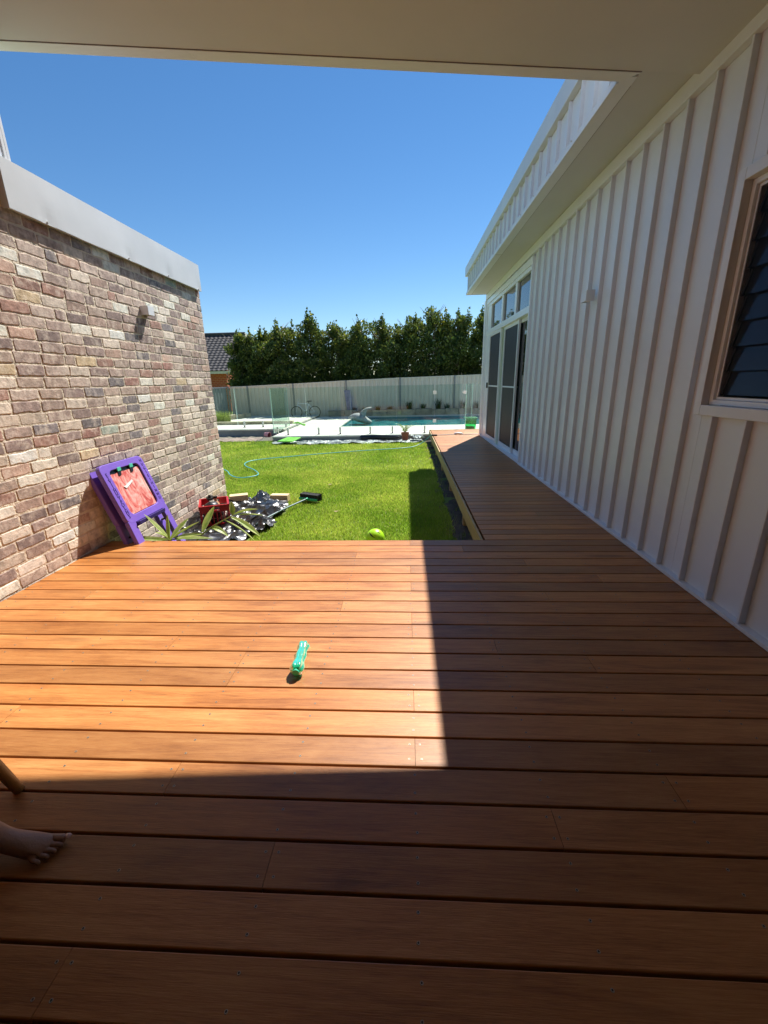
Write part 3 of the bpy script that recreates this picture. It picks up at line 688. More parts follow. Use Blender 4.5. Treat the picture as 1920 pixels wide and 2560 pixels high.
# unseen rear enclosure, added in dark colours to keep bounced light off the deck
bk = thing('unseen_rear_wall', 'unseen dark wall, floor and lintel behind the deck, added to darken it', 'wall', (0, YB-.1, 0))
q = MB(); q.box(XL-.3, YB-1.6, -.1, XL, YB-1.5, 3.9); q.box(XL-.3, YB-1.55, -.1, HX+.1, YB-1.5, 3.7); q.box(XL-.1, YB-1.5, -.1, XL, YB, 3.7); q.box(HX, YB-1.5, -.1, HX+.1, YB, 3.7); q.build('wall', mat('interior_paint', (.10,.09,.08), rough=.8), bk, loc=(0, YB-1.5, 0))
q = MB(); q.box(XL, YB-1.5, -.06, HX, YB-.01, -.01); q.build('inner_floor', mat('inner_floor', (.08,.05,.03), rough=.5), bk, loc=(0, YB-.7, 0))
q = MB(); q.box(XL, YB-.10, 2.4, HX, YB-.0, 3.7); q.build('lintel', mat('lintel_paint', (.12,.11,.10), rough=.8), bk, loc=(0, YB, 2.5))

# wall lights
def sconce(x0, x1, y0, y1, z0, z1, label, name='wall_light'):
    o = thing(name, label, 'wall light', ((x0+x1)/2, (y0+y1)/2, z0))
    q = MB(); t = .004
    q.box(x0, y0, z0, x1, y0+t, z1); q.box(x0, y1-t, z0, x1, y1, z1); 
    q.box(x1-t if x0 < 0 else x0, y0+t, z0, x1 if x0 < 0 else x0+t, y1-t, z1); q.box(x0+.006, y0+t, (z0+z1)/2-.006, x1-.006, y1-t, (z0+z1)/2+.006)
    q.build('housing', 'trim', o, loc=((x0+x1)/2, (y0+y1)/2, z0), bevel=.001)
    for za in (z1-.012, z0+.006):
        q = MB(); q.tube([((x0+x1)/2, (y0+y1)/2, za), ((x0+x1)/2, (y0+y1)/2, za+.006)], .028, 16); q.build('lens', 'white', o, loc=((x0+x1)/2, (y0+y1)/2, za))
    return o
sconce(XL-.002, XL+.085, 4.74, 4.85, 2.115, 2.205, 'small square pale wall light on the brick wall')
sconce(RX-.085, RX-.0, 4.71, 4.84, 2.105, 2.205, 'small square white wall light on the ribbed white cladding')

# ================================================================== BOUNDARY FENCE
fe = thing('boundary_fence', 'grey sheet metal boundary fence behind the pool', 'fence', (-1, 20.2, -.3))
FP = [(-8.315, 1.288), (-7.431, 1.303), (-5.258, 1.36), (-2.759, 1.449), (-.264, 1.516), (2.228, 1.554), (4.7, 1.60), (7.2, 1.64)]
def fpanel(P0, P1, z0, z1, m, par, pitch=.19):
    P0 = Vector(P0); P1 = Vector(P1); L_ = (P1-P0).length; d = (P1-P0)/L_; nrm = Vector((d.y, -d.x, 0)); q = MB(); vs = []; fs = []
    prof = []; t = 0
    while t < L_:
        for dt, h in ((0, 0), (.090, 0), (.104, .040), (.176, .040)):
            if t+dt < L_: prof.append((t+dt, h))
        t += pitch
    prof.append((L_, 0))
    for t, h in prof:
        a = P0+d*t - nrm*h*-1*-1; zt = z0+(z1-z0)*t/L_
        vs += [(a.x, a.y, zt-1.86), (a.x, a.y, zt-.03)]
    for i in range(len(prof)-1): fs.append((2*i, 2*i+2, 2*i+3, 2*i+1))
    q.add(vs, fs); o = q.build('panel', m, par, loc=((P0.x+P1.x)/2, P0.y, z0-1)); so_ = o.modifiers.new('s', 'SOLIDIFY'); so_.thickness = .002
    q = MB(); a, c = P0-nrm*-.0, P1
    for zz, hh in ((-.045, .045), (-1.90, .07)):
        q.hull([tuple(P0+nrm*.03+Vector((0,0,z0+zz))), tuple(P0-nrm*.035+Vector((0,0,z0+zz))), tuple(P0-nrm*.035+Vector((0,0,z0+zz+hh))), tuple(P0+nrm*.03+Vector((0,0,z0+zz+hh)))],
               [tuple(P1+nrm*.03+Vector((0,0,z1+zz))), tuple(P1-nrm*.035+Vector((0,0,z1+zz))), tuple(P1-nrm*.035+Vector((0,0,z1+zz+hh))), tuple(P1+nrm*.03+Vector((0,0,z1+zz+hh)))])
    q.build('rail', 'fence' if m == 'fence' else m, par, loc=((P0.x+P1.x)/2, P0.y, z0))
def fpost(x, y, z, par):
    q = MB(); q.box(x-.035, y-.055, z-1.95, x-.004, y+.03, z+.004); q.box(x+.004, y-.055, z-1.95, x+.035, y+.03, z+.004); q.box(x-.004, y-.02, z-1.95, x+.004, y+.02, z); q.build('post', 'fpost', par, loc=(x, y, z-1.9))
for i in range(len(FP)-1):
    fpanel((FP[i][0]+.03, 20.2, 0), (FP[i+1][0]-.03, 20.2, 0), FP[i][1], FP[i+1][1], 'fence', fe)
for x, z in FP[1:]: fpost(x, 20.2, z, fe)
fs_ = thing('side_fence', 'darker blue-grey metal side fence meeting the boundary fence at left', 'fence', (-8.7, 18.5, -.3))
fpanel((-10.0, 13.5, 0), (-9.35, 16.0, 0), 1.27, 1.27, 'fence_dk', fs_); fpanel((-9.32, 16.1, 0), (-8.36, 19.95, 0), 1.275, 1.285, 'fence_dk', fs_, .21); fpost(-9.33, 16.05, 1.28, fs_); fpost(-8.33, 20.12, 1.295, fs_)

# ================================================================== GLASS POOL FENCE
gf = thing('glass_fence', 'frameless glass pool fence on steel clamps between lawn and pool', 'glass fence', (-2, 13.02, -.15))
def gpanel(P0, P1, z0, z1, label, t=.018):
    P0 = Vector(P0); P1 = Vector(P1); d = (P1-P0).normalized(); nrm = Vector((-d.y, d.x, 0))*t/2
    q = MB(); r_ = lambda z: [tuple((P0-nrm).xy)+(z,), tuple((P1-nrm).xy)+(z,), tuple((P1+nrm).xy)+(z,), tuple((P0+nrm).xy)+(z,)]
    q.hull(r_(z0), r_(z1)); 
    for i in (0, 1): q.m[i] = 1
    q.m[3] = 1; q.m[5] = 1
    o = q.build('glass_panel', ['glass', 'glassedge'], gf, loc=((P0.x+P1.x)/2, (P0.y+P1.y)/2, z0)); return o
GZ1 = 1.25
def spigot(x, y, z, label):
    q = MB(); q.box(x-.024, y-.034, z, x+.024, y-.008, z+.21); q.box(x-.024, y+.008, z, x+.024, y+.034, z+.21); q.box(x-.024, y-.034, z, x+.024, y+.034, z+.035); o = q.build('clamp', 'steel', gf, loc=(x, y, z), bevel=.004)
    q = MB(); q.box(x-.05, y-.05, z, x+.05, y+.05, z+.008); q.build('base_plate', 'steel', o, loc=(x, y, z), bevel=.002)
    return o
FY = 13.02
fx = [(-4.10, -3.05), (-3.03, -1.68), (-1.66, -.30), (-.28, .84)]
spx = [(-3.62, -3.25), (-2.70, -2.01), (-1.09, -.42), (.02, .57)]
sp_lab = ['left of', 'right of']
gl = ['first frameless glass panel from the left corner of the front pool fence', 'glass panel in front of the pool\'s near left corner and stone tail', 'glass panel in front of the pool behind the potted palm', 'glass panel beside the gate above the end of the walkway']
for (a, c), l in zip(fx, gl): gpanel((a, FY, 0), (c, FY, 0), PZ+.06, GZ1, l)
ordn = ['leftmost', 'second', 'third', 'fourth', 'fifth', 'sixth', 'seventh', 'eighth']
for i, x in enumerate((-3.66, -2.70, -2.03, -1.10, -.42, .565)): spigot(x, FY, PZ, f'{ordn[i]} steel clamp from the left along the front glass fence')
gate = thing('glass_gate', 'frameless glass pool gate with white hinges and latch at the deck end', 'gate', (1.3, FY, PZ))
q = MB(); q.box(.87, FY-.006, .02, 1.735, FY+.006, GZ1); o = q.build('gate_leaf', 'glass', gate, loc=(1.3, FY, 0))
for z in (.20, 1.03):
    q = MB(); q.box(.81, FY-.024, z-.045, .91, FY-.0065, z+.045); q.box(.81, FY+.0065, z-.045, .91, FY+.024, z+.045); h = q.build('hinge', 'white', gate, loc=(.86, FY, z), bevel=.003)
q = MB(); q.box(1.70, FY-.03, .975, 1.79, FY-.0065, 1.06); q.tube([(1.70, FY-.02, 1.018), (1.665, FY-.02, 1.018)], .013, 10); q.build('latch', 'white', gate, loc=(1.72, FY, 1), bevel=.003)
gpanel((1.76, FY, 0), (2.9, FY, 0), PZ+.06, GZ1, 'glass panel right of the gate beside the house corner')
gpanel((1.80, FY+.05, 0), (2.12, FY+1.0, 0), PZ+.06, GZ1, 'narrow angled glass return panel behind the green tub')
gpanel((-4.12, 13.04, 0), (-4.12, 14.9, 0), PZ+.06, GZ1, 'green tinted glass return panel seen edge on at the left corner')
spigot(-4.12, 13.45, PZ, 'near steel clamp under the side return glass'); spigot(-4.12, 14.45, PZ, 'far steel clamp under the side return glass')
for a, c, l in ((-9.3, -7.6, 'far left glass panel above the dark wall near the brick wall'), (-7.58, -5.9, 'glass panel in front of the green grass clump at left'), (-5.88, -4.14, 'glass panel above the pink flowerpot')): gpanel((a, 14.7, 0), (c, 14.7, 0), PZ+.15, GZ1, l)
for i, x in enumerate((-7.3, -5.66, -5.0)[1:]): spigot(x-.0, 14.7, PZ+.09, ('left' if i == 0 else 'right') + ' steel clamp on the ledge above the pink flowerpot')
spigot(-7.3, 14.7, PZ+.09, 'outer steel clamp on the ledge near the brick wall')

# ================================================================== TREES
def crown(seed, H, Wd, n):
    rd = random.Random(seed); q = MB(); z0 = 1.15; lobes = []
    zz = z0
    while zz < H - .35:
        t = (zz-z0)/(H-z0); rad = Wd*(1.0 - .50*max(0, t-.60)/.40)*(0.75+.25*min(1, t*5))
        for k in range(7 if t < .75 else 4):
            a = rd.uniform(0, 6.283); rr = rad*rd.uniform(.2, .78)
            lobes.append((rr*math.cos(a), rr*math.sin(a)*1.0, zz+rd.uniform(-.15, .15), rd.uniform(.26, .46)*(1-.25*t)))
        zz += .26
    for k in range(rd.randint(7, 10)):   # pointed leaders
        a = rd.uniform(0, 6.283); rr = Wd*rd.uniform(0, .55); h = H + rd.choice([rd.uniform(-.6, -.1), rd.uniform(-.2, .30)]) - rr*.35; x, y = rr*math.cos(a), rr*math.sin(a)
        for s_ in range(6): lobes.append((x+rd.uniform(-.03,.03), y+rd.uniform(-.03,.03), h-.70+.14*s_, .20-.033*s_))
    wts = [l[3]**2 for l in lobes]
    for i in range(n):
        l = rd.choices(lobes, wts)[0]
        u = rd.uniform(-1, 1); a = rd.uniform(0, 6.283); s_ = math.sqrt(1-u*u); dirv = Vector((s_*math.cos(a), s_*math.sin(a), u)); rr = l[3]*(rd.random()**.35)*rd.uniform(.85, 1.12)
        p = Vector((l[0], l[1], l[2])) + dirv*rr
        if p.z < .75: continue
        up = Vector((rd.gauss(0, .6), rd.gauss(0, .6), 1+rd.gauss(0, .4))).normalized(); ax = (dirv*.8+up+Vector((rd.gauss(0,.5), rd.gauss(0,.5), rd.gauss(0,.3)))).normalized()
        sd_ = ax.cross(Vector((rd.gauss(0,1), rd.gauss(0,1), rd.gauss(0,1)))).normalized(); L_ = rd.uniform(.08, .15); W_ = L_*.33
        t = rd.uniform(.6, 1.35); yel = 1.0 + (1.1 if rd.random() < (.30 if p.z > H-1.1 else .07) else 0); q.cur = (t*yel, t*(1+(yel-1)*.6), t, 0)  # more yellow leaves near the top: sunlit highlights put into the leaf colour
        nn = ax.cross(sd_)*W_*.4
        q.add([p-ax*L_*.5, p+sd_*W_+nn, p+ax*L_*.5, p-sd_*W_+nn], [(0, 1, 2, 3)])
    return q
def trunk(seed, H):
    rd = random.Random(seed); q = MB()
    for k in range(2):
        x, y = rd.uniform(-.12, .12), rd.uniform(-.1, .1); pts = [(x*.3, y*.3, -.5)]; z = -.5
        while z < H-.9: z += .45; x += rd.uniform(-.07, .07); y += rd.uniform(-.05, .05); pts.append((x, y, z))
        q.tube(pts, [max(.010, .06*(1-i/len(pts))) for i in range(len(pts))], 7)
        for p in pts[2:]:
            for s_ in range(2):
                a = rd.uniform(0, 6.283); q.tube([p, (p[0]+math.cos(a)*.25, p[1]+math.sin(a)*.25, p[2]+.22), (p[0]+math.cos(a)*.5, p[1]+math.sin(a)*.5, p[2]+.5)], [.018, .012, .005], 5)
    return q
TR = [(-8.10, 4.30, .52, 'leftmost hedge tree, overlapping the dark tiled roof'), (-7.15, 4.25, .66, 'second hedge tree from the left, with a rounded top'), (-6.1, 4.50, .74, 'third hedge tree from the left, with a forked top'),
      (-4.85, 4.85, .82, 'tall hedge tree with a thin leader, fourth from the left'), (-3.45, 4.38, .74, 'low hedge tree, fifth from the left'), (-2.35, 4.55, .68, 'narrow hedge tree, sixth from the left'),
      (-1.15, 4.50, .78, 'broad hedge tree in the middle right, seventh from the left'), (.10, 4.62, .76, 'hedge tree eighth from the left'), (1.30, 4.95, .80, 'tallest pointed hedge tree, ninth from the left'), (2.45, 4.75, .76, 'hedge tree ninth from the left beside the house, brown tipped'), (3.65, 4.80, .78, 'rightmost hedge tree, partly behind the house corner'), (4.9, 4.7, .78, 'hedge tree behind the house corner')]
TR[9] = (2.45, 4.75, .76, 'tenth hedge tree from the left, just left of the house corner')
for i, (x, H, Wd, lab) in enumerate(TR):
    t = thing('hedge_tree', lab, 'tree', (x, 21.75 + .15*math.sin(i*2.1), -.3), 'screening trees behind the boundary fence')
    H -= .30
    c = crown(100+i, H+.3, Wd*1.52, 13000).build('crown', 'leaf', world=False); c.parent = t; c.location = (0, 0, 0)
    k = trunk(200+i, H+.3).build('trunk', 'bark', world=False, smooth=True); k.parent = t; k.location = (0, 0, 0)

# ================================================================== NEIGHBOUR HOUSE
nb = thing('brick_house', 'orange brick neighbour house with dark tiled gable roof', 'house', (-16, 31, -.3))
q = MB(); q.box(-24, 28, -.3, -11.6, 34, 2.15); q.build('wall', 'red_brick', nb, loc=(-16, 31, 0))
q = MB(); q.hull([(-11.6, 28, 2.152), (-11.6, 34, 2.152), (-11.6, 31, 4.45)], [(-11.7, 28, 2.152), (-11.7, 34, 2.152), (-11.7, 31, 4.45)]); q.build('gable', 'red_brick', nb, loc=(-11.6, 31, 3))
def tiles(y0, y1, z0, z1):
    q = MB(); nx = 210; nr = 15; vs = []; fs = []; x0, x1 = -24.0, -11.15
    for r in range(nr):
        for (t, dz) in ((r/nr, .035), ((r+1)/nr+.01, .0)):
            for i in range(nx+1):
                x = x0+(x1-x0)*i/nx; vs.append((x, y0+(y1-y0)*t, z0+(z1-z0)*t + dz + .017*math.sin(2*math.pi*x/.30)))
        a = r*2*(nx+1)
        for i in range(nx): fs.append((a+i, a+i+1, a+nx+1+i+1, a+nx+1+i))
        if r < nr-1:
            for i in range(nx): fs.append((a+nx+1+i, a+nx+1+i+1, a+2*(nx+1)+i+1, a+2*(nx+1)+i))
    q.add(vs, fs); return q
q = tiles(27.45, 31.0, 2.22, 4.72); o = q.build('roof', 'rooftile', nb, loc=(-16, 29, 3), smooth=False)
q = MB(); q.hull([(-24, 31, 4.70), (-24, 34.5, 2.2), (-24, 34.5, 2.1), (-24, 31, 4.6)], [(-11.15, 31, 4.70), (-11.15, 34.5, 2.2), (-11.15, 34.5, 2.1), (-11.15, 31, 4.6)]); q.tube([(-24, 31, 4.74), (-11.15, 31, 4.74)], .11, 10); q.build('roof', 'rooftile', nb, loc=(-16, 32, 3))
q = MB(); q.box(-24, 27.36, 2.05, -11.1, 27.47, 2.20); q.box(-24, 27.47, 2.06, -11.2, 28, 2.08); q.build('gutter', 'cream', nb, loc=(-16, 27.4, 2.1))
q = MB(); 
for (ya, za, yb, zb) in ((27.42, 2.12, 31, 4.62), (34.5, 2.12, 31, 4.62)): q.hull([(-11.14, ya, za-.06), (-11.06, ya, za-.06), (-11.06, ya, za+.14), (-11.14, ya, za+.14)], [(-11.14, yb, zb-.06), (-11.06, yb, zb-.06), (-11.06, yb, zb+.14), (-11.14, yb, zb+.14)])
q.build('bargeboard', 'cream', nb, loc=(-11.1, 31, 3.4))

# ================================================================== POOLSIDE THINGS
# stone tail sculpture
def blob(q, pts, n=12, mi=0, flat=1.0, sd=0, amp=.12):
    """loft through (x,y,z,ry,rz) stations"""
    st = len(pts); vs = []; fs = []
    for i, (x, y, z, ry, rz) in enumerate(pts):
        for k in range(n):
            a = 2*math.pi*k/n; j = 1+amp*noise.noise(Vector((i*.7+sd, math.cos(a)*1.3, math.sin(a)*1.3)))
            vs.append((x, y+ry*math.cos(a)*j, z+rz*math.sin(a)*j))
    for i in range(st-1):
        for k in range(n): fs.append((i*n+k, i*n+(k+1) % n, (i+1)*n+(k+1) % n, (i+1)*n+k))
    fs += [tuple(range(n))[::-1], tuple(range((st-1)*n, st*n))]; q.add(vs, fs, mi)
ts = thing('stone_tail', 'grey carved whale tail shaped stone rising at the pool edge', 'sculpture', (-1.95, 16.9, PZ))
q = MB(); blob(q, [(-2.32, 16.95, .02, .02, .015), (-2.22, 16.95, .05, .12, .06), (-2.08, 16.95, .06, .25, .13), (-1.92, 16.95, .04, .34, .19), (-1.75, 16.95, .0, .34, .19), (-1.6, 16.95, -.08, .28, .15), (-1.42, 16.95, -.15, .16, .08), (-1.34, 16.95, -.17, .05, .03)])
o = q.build('body', 'stone', ts, loc=(-1.95, 16.95, -.1), smooth=True); o.modifiers.new('s', 'SUBSURF').render_levels = 2
q = MB(); A = []; 
fin = [(-1.86, .05), (-1.84, .16), (-1.78, .26), (-1.68, .34), (-1.55, .395), (-1.42, .42), (-1.33, .415), (-1.34, .395), (-1.44, .37), (-1.52, .31), (-1.58, .20), (-1.60, .08)]
for yy, sc_ in ((16.78, .86), (16.84, 1.0), (17.0, 1.0), (17.06, .86)): A.append([(-1.66+(x+1.66)*sc_, yy, .22+(z-.22)*sc_) for x, z in fin])
for a_, c_ in zip(A[:-1], A[1:]): 
    n = len(fin); q.add(a_+c_, [(i, (i+1) % n, n+(i+1) % n, n+i) for i in range(n)])
q.add(A[0], [tuple(range(n))]); q.add(A[-1], [tuple(range(n))[::-1]]); q.build('fin', 'stone', ts, loc=(-1.6, 16.9, .1), smooth=True)

# bicycle leaning at the fence
def wheel(x, z, y, r):
    q = MB(); pts = [(x+r*math.cos(2*math.pi*i/28), y, z+r*math.sin(2*math.pi*i/28)) for i in range(29)]; q.tube(pts, .018, 7); return q
bi = thing('bicycle', 'small white bicycle leaning behind the glass near the fence', 'bicycle', (-4.6, 19.4, PZ))
for x in (-5.0, -4.15):
    z = PZ+.26; r_ = .25
    o = wheel(x, z, 19.45, r_).build('wheel', 'blackpl', bi, loc=(x, 19.45, z), smooth=True)
    q = MB(); 
    for k in range(10): a = k*math.pi/5; q.tube([(x, 19.45, z), (x+r_*math.cos(a), 19.45, z+r_*math.sin(a))], .0025, 4)
    q.tube([(x, 19.41, z), (x, 19.49, z)], .02, 8); q.build('spokes', 'steel', o, loc=(x, 19.45, z))
q = MB(); z = PZ+.26
A_, B_, C_, D_ = (-4.15, 19.45, z), (-4.55, 19.45, z-.01), (-4.42, 19.45, z+.36), (-4.92, 19.45, z+.40)
for s_, e_ in ((A_, B_), (B_, C_), (C_, D_), (B_, (-4.90, 19.45, z+.32)), (A_, C_)): q.tube([s_, e_], .016, 8)
q.build('frame', 'white', bi, loc=B_, smooth=True)
q = MB(); q.tube([(-5.0, 19.45, z), (-4.88, 19.45, z+.50)], .014, 8); q.build('fork', 'white', bi, loc=(-5, 19.45, z), smooth=True)
q = MB(); q.tube([(-4.86, 19.28, z+.60), (-4.88, 19.40, z+.52), (-4.88, 19.50, z+.52), (-4.86, 19.62, z+.60)], .011, 7); q.build('handlebar', 'steel', bi, loc=(-4.88, 19.45, z+.5), smooth=True)
q = MB(); q.tube([C_, (-4.40, 19.45, z+.46)], .012, 7); blob(q, [(-4.50, 19.45, z+.47, .015, .012), (-4.40, 19.45, z+.475, .04, .02), (-4.30, 19.45, z+.48, .06, .022), (-4.26, 19.45, z+.48, .04, .015)]); q.build('saddle', 'blackpl', bi, loc=(-4.4, 19.45, z+.45), smooth=True)
q = MB(); q.tube([(-4.55, 19.40, z-.01), (-4.55, 19.50, z-.01)], .05, 12); q.tube([(-4.55, 19.39, z), (-4.48, 19.39, z-.12)], .009, 6); q.box(-4.52, 19.33, z-.14, -4.44, 19.40, z-.12); q.build('crank', 'blackpl', bi, loc=(-4.55, 19.45, z))
# towel
q = MB(); n = 14; vs = []; fs = []
for j in range(16):
    for i in range(n+1):
        vs.append((-2.86+.30*i/n*(1-.15*j/16)+.01*j, 20.08+.03*math.sin(i*1.7+j*.1)-.02, 1.02-1.15*j/15))
for j in range(15):
    for i in range(n): a = j*(n+1)+i; fs.append((a, a+1, a+n+2, a+n+1))
q.add(vs, fs); o = q.build('towel', 'towel', None, loc=(-2.7, 20.07, .5), smooth=True); o.modifiers.new('s', 'SOLIDIFY').thickness = .006; tag(o, 'grey purple towel hanging down the boundary fence', 'towel')
# grass clump and bed plants
def clump(name, x, y, z, n, r, h, m, label, cat, wd=.012, grp=None, seed=1):
    rd = random.Random(seed); q = MB()
    for i in range(n):
        a = rd.uniform(0, 6.283); rr = r*math.sqrt(rd.random()); bx, by = x+rr*math.cos(a), y+rr*math.sin(a); hh = h*rd.uniform(.45, 1.1); le = rd.uniform(.1, .6)*hh; aa = a+rd.uniform(-.8, .8); t = rd.uniform(.7, 1.25); q.cur = (t, t, t, 0)
        ca, sa = math.cos(aa+1.57)*wd, math.sin(aa+1.57)*wd; p = []
        for k in range(4):
            f = k/3; w_ = (1-f)*.9+.05; cx, cy, cz = bx+math.cos(aa)*le*f*f, by+math.sin(aa)*le*f*f, z+hh*(f-.12*f*f*f)
            p += [(cx-ca*w_, cy-sa*w_, cz), (cx+ca*w_, cy+sa*w_, cz)]
        q.add(p, [(0, 1, 3, 2), (2, 3, 5, 4), (4, 5, 7, 6)])
    o = q.build(name, m, None, loc=(x, y, z)); tag(o, label, cat, grp); return o
clump('grass_clump', -7.50, 17.05, -.08, 800, .36, .50, 'palm', 'bright green tall grass clump by the side fence', 'plant')
q = MB(); q.box(-3.6, 19.96, -.2, 7.8, 20.14, .06); struct(q.build('bed_soil', 'soil'))
for i, (x, h) in enumerate(((-1.9, .22), (-1.3, .3), (-.75, .25), (.15, .55), (.8, .35), (1.5, .6), (1.9, .35), (2.6, .5), (3.2, .45), (-2.4, .25))):
    clump('bed_plant', x, 20.03, .05, 60, .10, h, 'leaf', ['small', 'thin', 'low', 'tall', 'bushy', 'tallest', 'short', 'upright', 'leafy', 'tiny'][i] + ' dark green plant in the bed, ' + ordn_(i) if False else f'dark green strappy plant in the narrow bed behind the pool', 'plant', .02, 'plants in the bed behind the pool', 30+i)
for i, (x, y, a, l, lab) in enumerate(((-4.05, 15.75, .1, .55, 'lime green foam pool float lying on the paving left of the pool'), (-4.75, 15.9, -.05, .5, 'thin dull green strip beside the lime pool float on the paving'))):
    q = MB(); n_ = 9; P_ = [Vector((x - l/2 + l*k/(n_-1), y + a*(k-4)*.25 + .05*math.sin(k*.7), PZ + .035 + (.09 if i == 0 else .01)*math.sin(math.pi*k/(n_-1))**2)) for k in range(n_)]
    q.tube(P_, [.035 if i == 0 else .018]*n_, 8); tag(q.build('pool_float', 'lime' if i == 0 else 'broomgreen', None, loc=(x, y, PZ), smooth=True), lab, 'pool float')
# green tub
gt = thing('green_tub', 'translucent green plastic tub standing behind the glass beside the house corner', 'tub', (1.95, 13.35, PZ))
q = MB(); xa, xb, ya, yb = 1.82, 2.16, 13.2, 13.5; za, zb = PZ+.002, .24; t = .012
def taper(q, xa, xb, ya, yb, za, zb, g, mi=0): q.hull([(xa+g, ya+g, za), (xb-g, ya+g, za), (xb-g, yb-g, za), (xa+g, yb-g, za)], [(xa, ya, zb), (xb, ya, zb), (xb, yb, zb), (xa, yb, zb)], mi)
taper(q, xa, xb, ya, yb, za, zb, .03); q.f.pop(1); q.m.pop(1); o = q.build('body', 'greentub', gt, loc=(1.99, 13.35, 0)); so_ = o.modifiers.new('s', 'SOLIDIFY'); so_.thickness = .006
q = MB(); ring4(q, 0, 0, 0, 0, 0, 0, 0) if False else None
q.box(xa-.02, ya-.02, zb-.002, xb+.02, ya, zb+.02); q.box(xa-.02, yb, zb-.002, xb+.02, yb+.02, zb+.02); q.box(xa-.02, ya, zb-.002, xa, yb, zb+.02); q.box(xb, ya, zb-.002, xb+.02, yb, zb+.02); q.build('rim', mat('green_rim', (.06,.38,.18), rough=.3), gt, loc=(1.99, 13.35, .24), bevel=.003)
q = MB(); q.box(xa+.05, ya+.04, za+.01, xb-.06, yb-.04, za+.13); q.build('contents', mat('tub_contents', (.09,.07,.03), rough=.8), gt, loc=(1.99, 13.35, 0))
# pots
pk = thing('flowerpot', 'empty pink flowerpot lying on its side on the dirt', 'flowerpot', (-4.75, 13.75, G+.04))
m3 = Matrix.Rotation(R(98), 3, Vector((0.35, .94, 0)).normalized())
q = MB(); q.lathe([(.0, 0), (.062, 0), (.088, .155), (.096, .157), (.098, .185), (.088, .186), (.082, .15), (.058, .012), (0, .012)], 24, 0, (-4.66, 13.78, G+.115), m3); q.m = [1 if 6*24 <= i else 0 for i in range(len(q.f))]; q.build('pot', ['pink', 'pinkdk'], pk, loc=(-4.7, 13.78, G+.1), smooth=False)
pp = thing('potted_palm', 'small green palm in a terracotta pot by the pool edge', 'potted plant', (-.03, 12.42, G))
q = MB(); q.lathe([(0, 0), (.080, 0), (.105, .19), (.118, .192), (.120, .245), (.108, .246), (.100, .20), (.078, .06)], 28, 0, (-.03, 12.42, G+.015)); q.build('pot', 'terra', pp, loc=(-.03, 12.42, G), smooth=False)
q = MB(); q.lathe([(0, .205), (.100, .205)], 20, 0, (-.03, 12.42, G+.015)); q.build('soil', 'soil', pp, loc=(-.03, 12.42, G+.2))
q = MB()
for k in range(7):
    a = k*.9+.3; le = random.uniform(.16, .26); z0 = G+.22; top = random.uniform(.20, .36); pts = []
    for s_ in range(6): f = s_/5; pts.append(Vector((-.03+math.cos(a)*le*f**1.4, 12.42+math.sin(a)*le*f**1.4*.8, z0+top*(f*1.35-.5*f*f))))
    t = random.uniform(.8, 1.2); q.cur = (t, t, t, 0)
    q.tube(pts, .004, 5)
    for s_ in range(1, 6):
        p = pts[s_]; dd = (pts[s_]-pts[s_-1]).normalized(); sdv = dd.cross(Vector((0,0,1))).normalized()
        for sg in (-1, 1):
            tip = p + dd*.07 + sdv*sg*.11*(1-.1*s_) - Vector((0,0,.025)); wv = dd*.016
            q.add([p-wv, p+wv, tip], [(0, 1, 2)])
q.build('fronds', 'palm', pp, loc=(-.03, 12.42, 0))
# plastic sheet strip, folded black plank of plastic, lime board, white sheets
def crumple(name, poly, res, z, amp, m, label, cat, fs=6, sd=0, lift=.0, edge=.1):
    xs = [p[0] for p in poly]; ys = [p[1] for p in poly]; x0, x1, y0, y1 = min(xs), max(xs), min(ys), max(ys); nx = int((x1-x0)/res)+1; ny = int((y1-y0)/res)+1; vs = []; idx = {}
    q = MB(); fs_ = []
    def h(x, y):
        wx = noise.noise(Vector((x*2.2, y*2.2, sd+4)))*.22; wy = noise.noise(Vector((x*2.2, y*2.2, sd+9)))*.22
        def rdg(ang, f1, f2, z_):
            c_, s_ = math.cos(ang), math.sin(ang); u = ((x+wx)*c_+(y+wy)*s_)*f1; v_ = (-(x+wx)*s_+(y+wy)*c_)*f2
            return max(0, 1-abs(noise.noise(Vector((u, v_, z_))))*2.2)
        t_ = rdg(.5+sd, fs*.4, fs*1.3, sd)**1.5*.55 + rdg(1.7+sd, fs*.5, fs*2.1, sd+2)**1.5*.28 + rdg(2.6+sd, fs*1.3, fs*4.6, sd+5)**2*.17
        return z + amp*(t_ + noise.noise(Vector((x*3, y*3, sd)))*.35) + lift
    for j in range(ny+1):
        for i in range(nx+1):
            x = x0+i*res; y = y0+j*res
            jx, jy = noise.noise(Vector((x*9, y*9, 3)))*.03, noise.noise(Vector((x*9, y*9, 8)))*.03
            vs.append((x+jx, y+jy, h(x, y)))
    ok = in_poly(np.array([v[0] for v in vs]), np.array([v[1] for v in vs]), poly)
    for j in range(ny):
        for i in range(nx):
            a = j*(nx+1)+i; c = (a, a+1, a+nx+2, a+nx+1)
            if ok[list(c)].sum() >= 3: fs_.append(c)
    used = sorted({i for f in fs_ for i in f}); mp_ = {o_: n_ for n_, o_ in enumerate(used)}
    # pull the border down to the ground
    q.add([vs[i] for i in used], [tuple(mp_[i] for i in f) for f in fs_])
    cx, cy = sum(xs)/len(xs), sum(ys)/len(ys); o = q.build(name, m, None, loc=(cx, cy, z)); tag(o, label, cat); return o
crumple('plastic_sheet', TARP, .02, G+.02, .13, 'tarp', 'crumpled black plastic sheet on the lawn around the red crate', 'plastic sheet', fs=2.4, sd=2)
